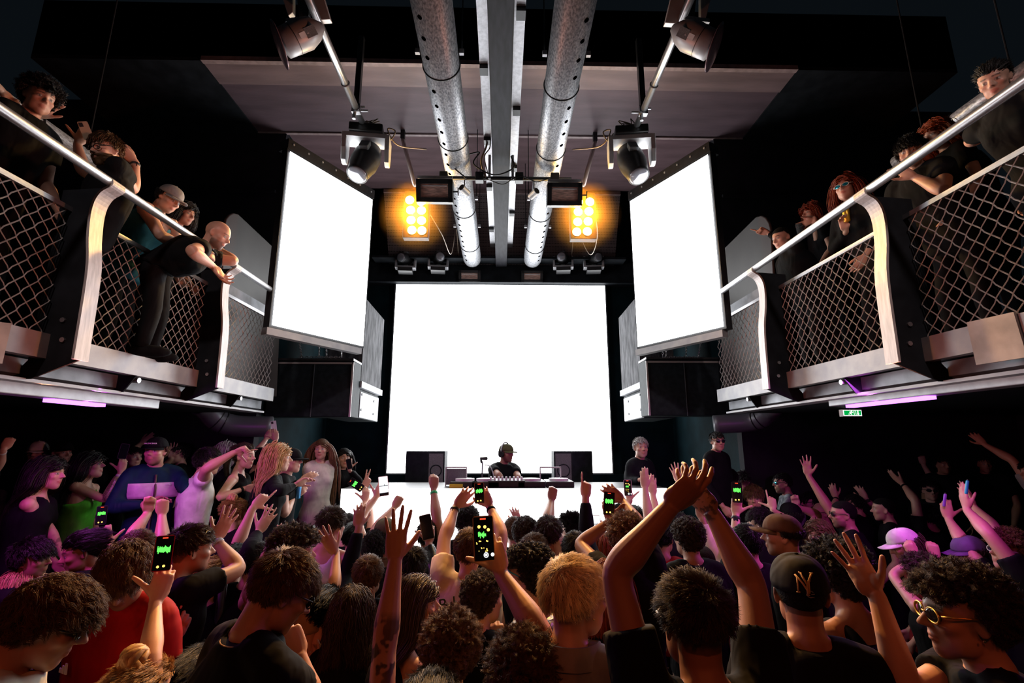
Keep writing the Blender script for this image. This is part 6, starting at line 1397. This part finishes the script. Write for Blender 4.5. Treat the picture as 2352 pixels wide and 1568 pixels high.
# small black handbag of the white dress
d, a = hand_d('L15', 'L'); c = at_d(726, 1147, d-.06); e = empty('handbag', c, 'small black quilted handbag carried against the white dress', 'bag')
MB().bbox(c-[.09, .025, .06], c+np.array([.09, .025, .05])).build('bag_body', cloth('satin'), e, bevel=.02)
MB().bbox(c-[.09, .032, .005], c+np.array([.09, -.026, .052])).build('flap', cloth('satin'), e, bevel=.004)
MB().tube(spline([c+np.array([-.08, 0, .05]), c+np.array([-.12, .0, .2]), at_d(709, 1105, d)], 14), .006, 6).build('strap', cloth('satin'), e, smooth=True)
# ---- marks on clothing
def back_frame(key, t, off, front=False):
    r = REG[key]; n = r['bf'] if front else -r['bf']; c = r['ctr'](t)+n*off; up = nrm(r['nb']-r['ctr'](0)); up = nrm(up-n*(up@n)); x = np.cross(up, n); return c, np.stack([x, up, n], 1)
INKP = mat('dark_print', (.03, .05, .03), .8); WHP = mat('white_print', (.8, .8, .78), .7)
c, R = back_frame('C1', .885, .152)
for i, (ch, rot, dy) in enumerate((('B', .22, -.012), ('I', .12, 0), ('T', .04, .006))): text('lettering', ch, .088, c+R@np.array([-.125+.06*i, dy, 0]), R@rotz(rot), INKP, REG['C1']['top'], .002)
c, R = back_frame('A5', .62, .165, True); text('lettering', 'Fui', .10, c+R@np.array([-.06, -.05, 0]), R@rotz(.15), WHP, REG['A5']['top'], .003)
m = MB(); 
for i in range(3): m.prism([c+R@np.array([-.07+.014*i, .04, 0]), c+R@np.array([-.059+.014*i, .04, 0]), c+R@np.array([-.063+.012*i, .055+.011*i, 0]), c+R@np.array([-.072+.012*i, .055+.011*i, 0])], R[:, 2]*.004)
m.build('chest_emblem', WHP, REG['A5']['top'])
# NY monogram and small mark on the back of the cap
r = REG['D5']; GOLD = mat('gold_thread', (.50, .30, .10), .6); Wc = lambda p: (np.asarray(p, float)*r['hs'])@r['Rh'].T+r['hc']
def capback(x, z):   # point on the rear of the cap crown
    t = math.asin(min(1, max(0, (z-.035)/.092))); cc = math.cos(t)**.75; s_ = -math.sqrt(max(0, 1-(x/(.088*cc))**2)); return np.array([x, s_*.110*cc-.010, z-.012*(1-t/(PI/2))])
m = MB()
def strokes(pts, w): m.tube([Wc(capback(x*-1 if False else x, .066+z)+np.array([0, -.003, 0])) for x, z in pts], w, 6)
for pts, w in (([(-.021, -.022), (-.020, .0), (-.019, .017)], .0028), ([(-.024, .022), (-.006, .002), (.010, -.024)], .0032), ([(.010, -.022), (.011, -.004), (.012, .008)], .0028), ([(-.008, .027), (.000, .012), (.006, -.002)], .0030), ([(.024, .027), (.014, .012), (.006, -.002), (.005, -.014), (.005, -.027)], .0030), ([(-.026, -.023), (-.016, -.022)], .0022), ([(-.013, .028), (-.003, .027)], .0022), ([(.019, .028), (.029, .027)], .0022), ([(.000, -.028), (.010, -.028)], .002), ([(.007, .008), (.017, .009)], .002)): strokes(pts, w)
m.build('cap_monogram', GOLD, r['cap'], smooth=True)
m = MB(); 
for pts in ([(.012+.010*math.cos(q), .004+.009*math.sin(q)) for q in np.linspace(.6, 5.4, 12)], [(.010, -.004), (.022, -.004)], [(.014, .004), (.024, .005)]):
    m.tube([Wc(capback(x, .040+z)+np.array([0, -.003, -.004])) for x, z in pts], .0012, 5)
m.build('cap_label', mat('grey_thread', (.25, .25, .25), .6), r['cap'], smooth=True)
# white wordmark on the black cap of the zip jacket wearer
r = REG['L1']; Wl = lambda p: (np.asarray(p, float)*r['hs'])@r['Rh'].T+r['hc']
p = Wl((0, .104, .068)); n = nrm(r['Rh']@np.array([0, 1, .35])); x = nrm(np.cross([0, 0, 1], n)); y = np.cross(n, x); text('lettering', 'BALENCIAGA', .017, p, np.stack([x, y, n], 1), WHP, r['cap'], .002)
# pale chest panel, zip and small reptile badge on the jacket
def torso_band(key, t0, t1, off, m, name, n_=6):
    r = REG[key]; a = np.arange(28)/28*2*PI; R_ = []
    T = torso_rings(False, .010+.012+off)
    for t in np.linspace(t0, t1, n_):
        A_ = np.interp(t, [q[0] for q in T], [q[1] for q in T]); B_ = np.interp(t, [q[0] for q in T], [q[2] for q in T]); q = 1/(np.abs(np.cos(a))**2.5+np.abs(np.sin(a))**2.5)**(1/2.5)
        R_.append(r['ctr'](t)+r['br']*(np.cos(a)*q*A_)[:, None]+r['bf']*(np.sin(a)*q*B_)[:, None])
    return MB().loft(R_).build(name, m, r['top'], smooth=True)
torso_band('L1', .64, .83, .022, cloth('white'), 'chest_band')
r = REG['L1']; MB().tube([r['ctr'](t)+r['bf']*(np.interp(t, [q[0] for q in torso_rings(False, .028)], [q[2] for q in torso_rings(False, .028)])+(.022 if .62 < t < .85 else 0)) for t in np.linspace(.05, .93, 12)], .009, 6).build('zip', mat('brown_zip', (.10, .07, .06), .5), r['top'], smooth=True)
c, R = back_frame('L1', .80, .150, True); m = MB(); q = c+R@np.array([.085, 0, 0])
m.tube(spline([q+R@np.array(v) for v in ((-.03, -.004, 0), (-.01, .002, .002), (.012, .004, .002), (.03, -.006, 0), (.022, -.012, 0))], 12), np.array([.003, .004, .006, .007, .0075, .0075, .007, .006, .005, .004, .003, .002]), 6); m.build('reptile_badge', WHP, r['top'], smooth=True)
# DJ print, headphones
r = REG['DJ']; c, R = back_frame('DJ', .70, .178, True); rr = random.Random(5); m = MB()
for i in range(9): x = -.06+.015*i; m.prism([c+R@np.array([x, -.03+.02*abs(i-4)/4, 0]), c+R@np.array([x+.006, -.03+.02*abs(i-4)/4, 0]), c+R@np.array([x+.006, .04-.01*abs(i-4)/4, 0]), c+R@np.array([x, .04-.01*abs(i-4)/4, 0])], R[:, 2]*.003)
for i in range(46):
    x, y = rr.uniform(-.12, .12), rr.uniform(-.30, -.06); a_ = rr.uniform(-.5, .5); s_ = rr.uniform(.008, .028); d0 = np.array([math.cos(a_), math.sin(a_), 0])*s_; d1 = np.array([-math.sin(a_), math.cos(a_), 0])*rr.uniform(.003, .008)
    b = np.array([x, y, .004]); m.prism([c+R@(b-d0-d1), c+R@(b+d0-d1), c+R@(b+d0+d1), c+R@(b-d0+d1)], R[:, 2]*.003)
m.build('shirt_print', WHP, r['top'])
m = MB(); hp = lambda p: (np.asarray(p, float)*r['hs'])@r['Rh'].T+r['hc']
m.tube([hp((.098*math.cos(t), -.012, .02+.125*math.sin(t))) for t in np.linspace(.0, PI, 17)], .009, 8); hb = m.build('headphones', FIXG, r['root'], smooth=True)
for s in (-1, 1): MB().cyl(hp((s*.082, -.01, -.01)), hp((s*.115, -.01, -.01)), .040, 18).build('ear_cup', FIXB, hb)
# necklace, earring, clear lenses are left thin
r = REG['B1']; nb, br, bf = r['nb'], r['br'], r['bf']; MB().tube([nb+br*math.cos(t)*.085+bf*(math.sin(t)*.085-.0)+np.array([0, 0, .012-.03*max(0, math.sin(t))]) for t in np.linspace(0, 2*PI, 33)], .0022, 5, cap=False).build('necklace', GOLD, r['root'], smooth=True)
for k_ in ('C9', 'F2'):
    r = REG[k_]
    for s in (-1, 1): MB().ell((np.array([s*.080, -.002, -.040])*r['hs'])@r['Rh'].T+r['hc'], (.004, .004, .004), nu=8, nv=6).build('earring', mat('gold_stud', (.9, .65, .3), .2, 1), r['root'], smooth=True)
for k_ in ('C9',):
    r = REG[k_]; nb, br, bf = r['nb'], r['br'], r['bf']; n = 28; a = np.arange(n)/n*2*PI; R_ = []
    for rad, z in ((.104, -.006), (.088, .052), (.084, .054), (.100, -.004)): R_.append(nb+br*(np.cos(a)*rad*1.1)[:, None]+bf*(np.sin(a)*rad-.004)[:, None]+np.array([0, 0, z])-np.outer(np.maximum(np.sin(a), 0), [0, 0, .03]))
    MB().loft(R_, cap=False).build('polo_collar', cloth('grey'), r['top'], smooth=True)

a = REG['L2']['arms']['R']; MB().tube([a['E']+(a['W']-a['E'])*t for t in (-.02, .15, .4, .7, .86)], [.046, .047, .045, .037, .031], 16).build('glove', cloth('sequin'), REG['L2']['root'], smooth=True)

for c in BL_POS:
    lamp('blinder_glow', 'SPOT', (c[0], c[1]-.08, c[2]), 1500, (1.0, .42, .10), .10, (c[0]*.35, 1.25, 1.65), 50, .8)
    lamp('blinder_side', 'SPOT', (c[0], c[1]-.08, c[2]), 420, (1.0, .50, .14), .08, (2.35*(1 if c[0] > 0 else -1), 2.9, 3.5), 38, .7)
for X, y, z, L in LB:
    o = lamp('purple_strip', 'AREA', (X, y, z), 12, (.85, .12, 1.0), .1, (X*.55, y+.2, 1.0)); o.data.shape = 'RECTANGLE'; o.data.size = .08; o.data.size_y = L
    lamp('purple_bar', 'SPOT', (X, y-.6, z), 38, (.9, .08, .9), .08, (X*.9, y+.8, 1.3), 100, .6)
# warm wash lamps at the rear of the hall, and two narrow pink-white ones aimed at the stage sides
for x in (-1.7, 1.8):
    lamp('rear_wash', 'SPOT', (x, -3.2, 5.2), 75, (1.0, .17, .04), .25, (x*.15, 2.0, 1.7), 66, .7)
    lamp('stage_front', 'SPOT', (x*.6, -3.5, 7.0), 560, (1.0, .84, .82), .2, (x*1.25, 6.2, 1.7), 22, .6)
    lamp('added_balcony_wash', 'SPOT', (-x*1.55, 3.0, 2.45), 330, (1.0, .30, .15), .12, (x*1.7, 2.9, 4.1), 62, .7)  # added spots without a fixture, redden the faces on the balconies
lamp('added_duct_uplight', 'SPOT', (-.02, 6.6, 2.0), 150, (.95, .95, 1.0), .25, (-.02, 2.6, 5.9), 44, .8)  # added lamp with no fixture, brightens the ducts and beam from below
# haze round the two amber lamps, amber glow put into its scatter colour
hz = bpy.data.materials.new('amber_tinted_haze'); hz.use_nodes = True; nt = hz.node_tree; nt.nodes.remove(nt.nodes['Principled BSDF'])
sc = nt.nodes.new('ShaderNodeVolumeScatter'); sc.inputs['Color'].default_value = (1, .42, .06, 1); sc.inputs['Anisotropy'].default_value = .2
tc = nt.nodes.new('ShaderNodeTexCoord'); ln = nt.nodes.new('ShaderNodeVectorMath'); ln.operation = 'LENGTH'
mr = nt.nodes.new('ShaderNodeMapRange'); mr.interpolation_type = 'SMOOTHERSTEP'; mr.inputs['From Min'].default_value = .12; mr.inputs['From Max'].default_value = .50; mr.inputs['To Min'].default_value = .75; mr.inputs['To Max'].default_value = 0.0
nt.links.new(tc.outputs['Object'], ln.inputs[0]); nt.links.new(ln.outputs['Value'], mr.inputs['Value']); nt.links.new(mr.outputs['Result'], sc.inputs['Density']); nt.links.new(sc.outputs[0], nt.nodes['Material Output'].inputs['Volume'])
for c, lb in zip(BL_POS, ('away from', 'on')):
    m = MB(); m.ell((0, 0, 0), (.62, .62, .62), nu=24, nv=16); o = m.build('haze', hz); o.location = tuple(c); o['kind'] = 'stuff'; tag(o, 'amber-tinted haze ball round the blinder lamp %s the exit sign side' % lb, 'haze')
SC.cycles.volume_bounces = 0; SC.cycles.max_bounces = 6; SC.cycles.diffuse_bounces = 3; SC.cycles.glossy_bounces = 3; SC.cycles.sample_clamp_indirect = 4.0; SC.cycles.caustics_reflective = False; SC.cycles.caustics_refractive = False
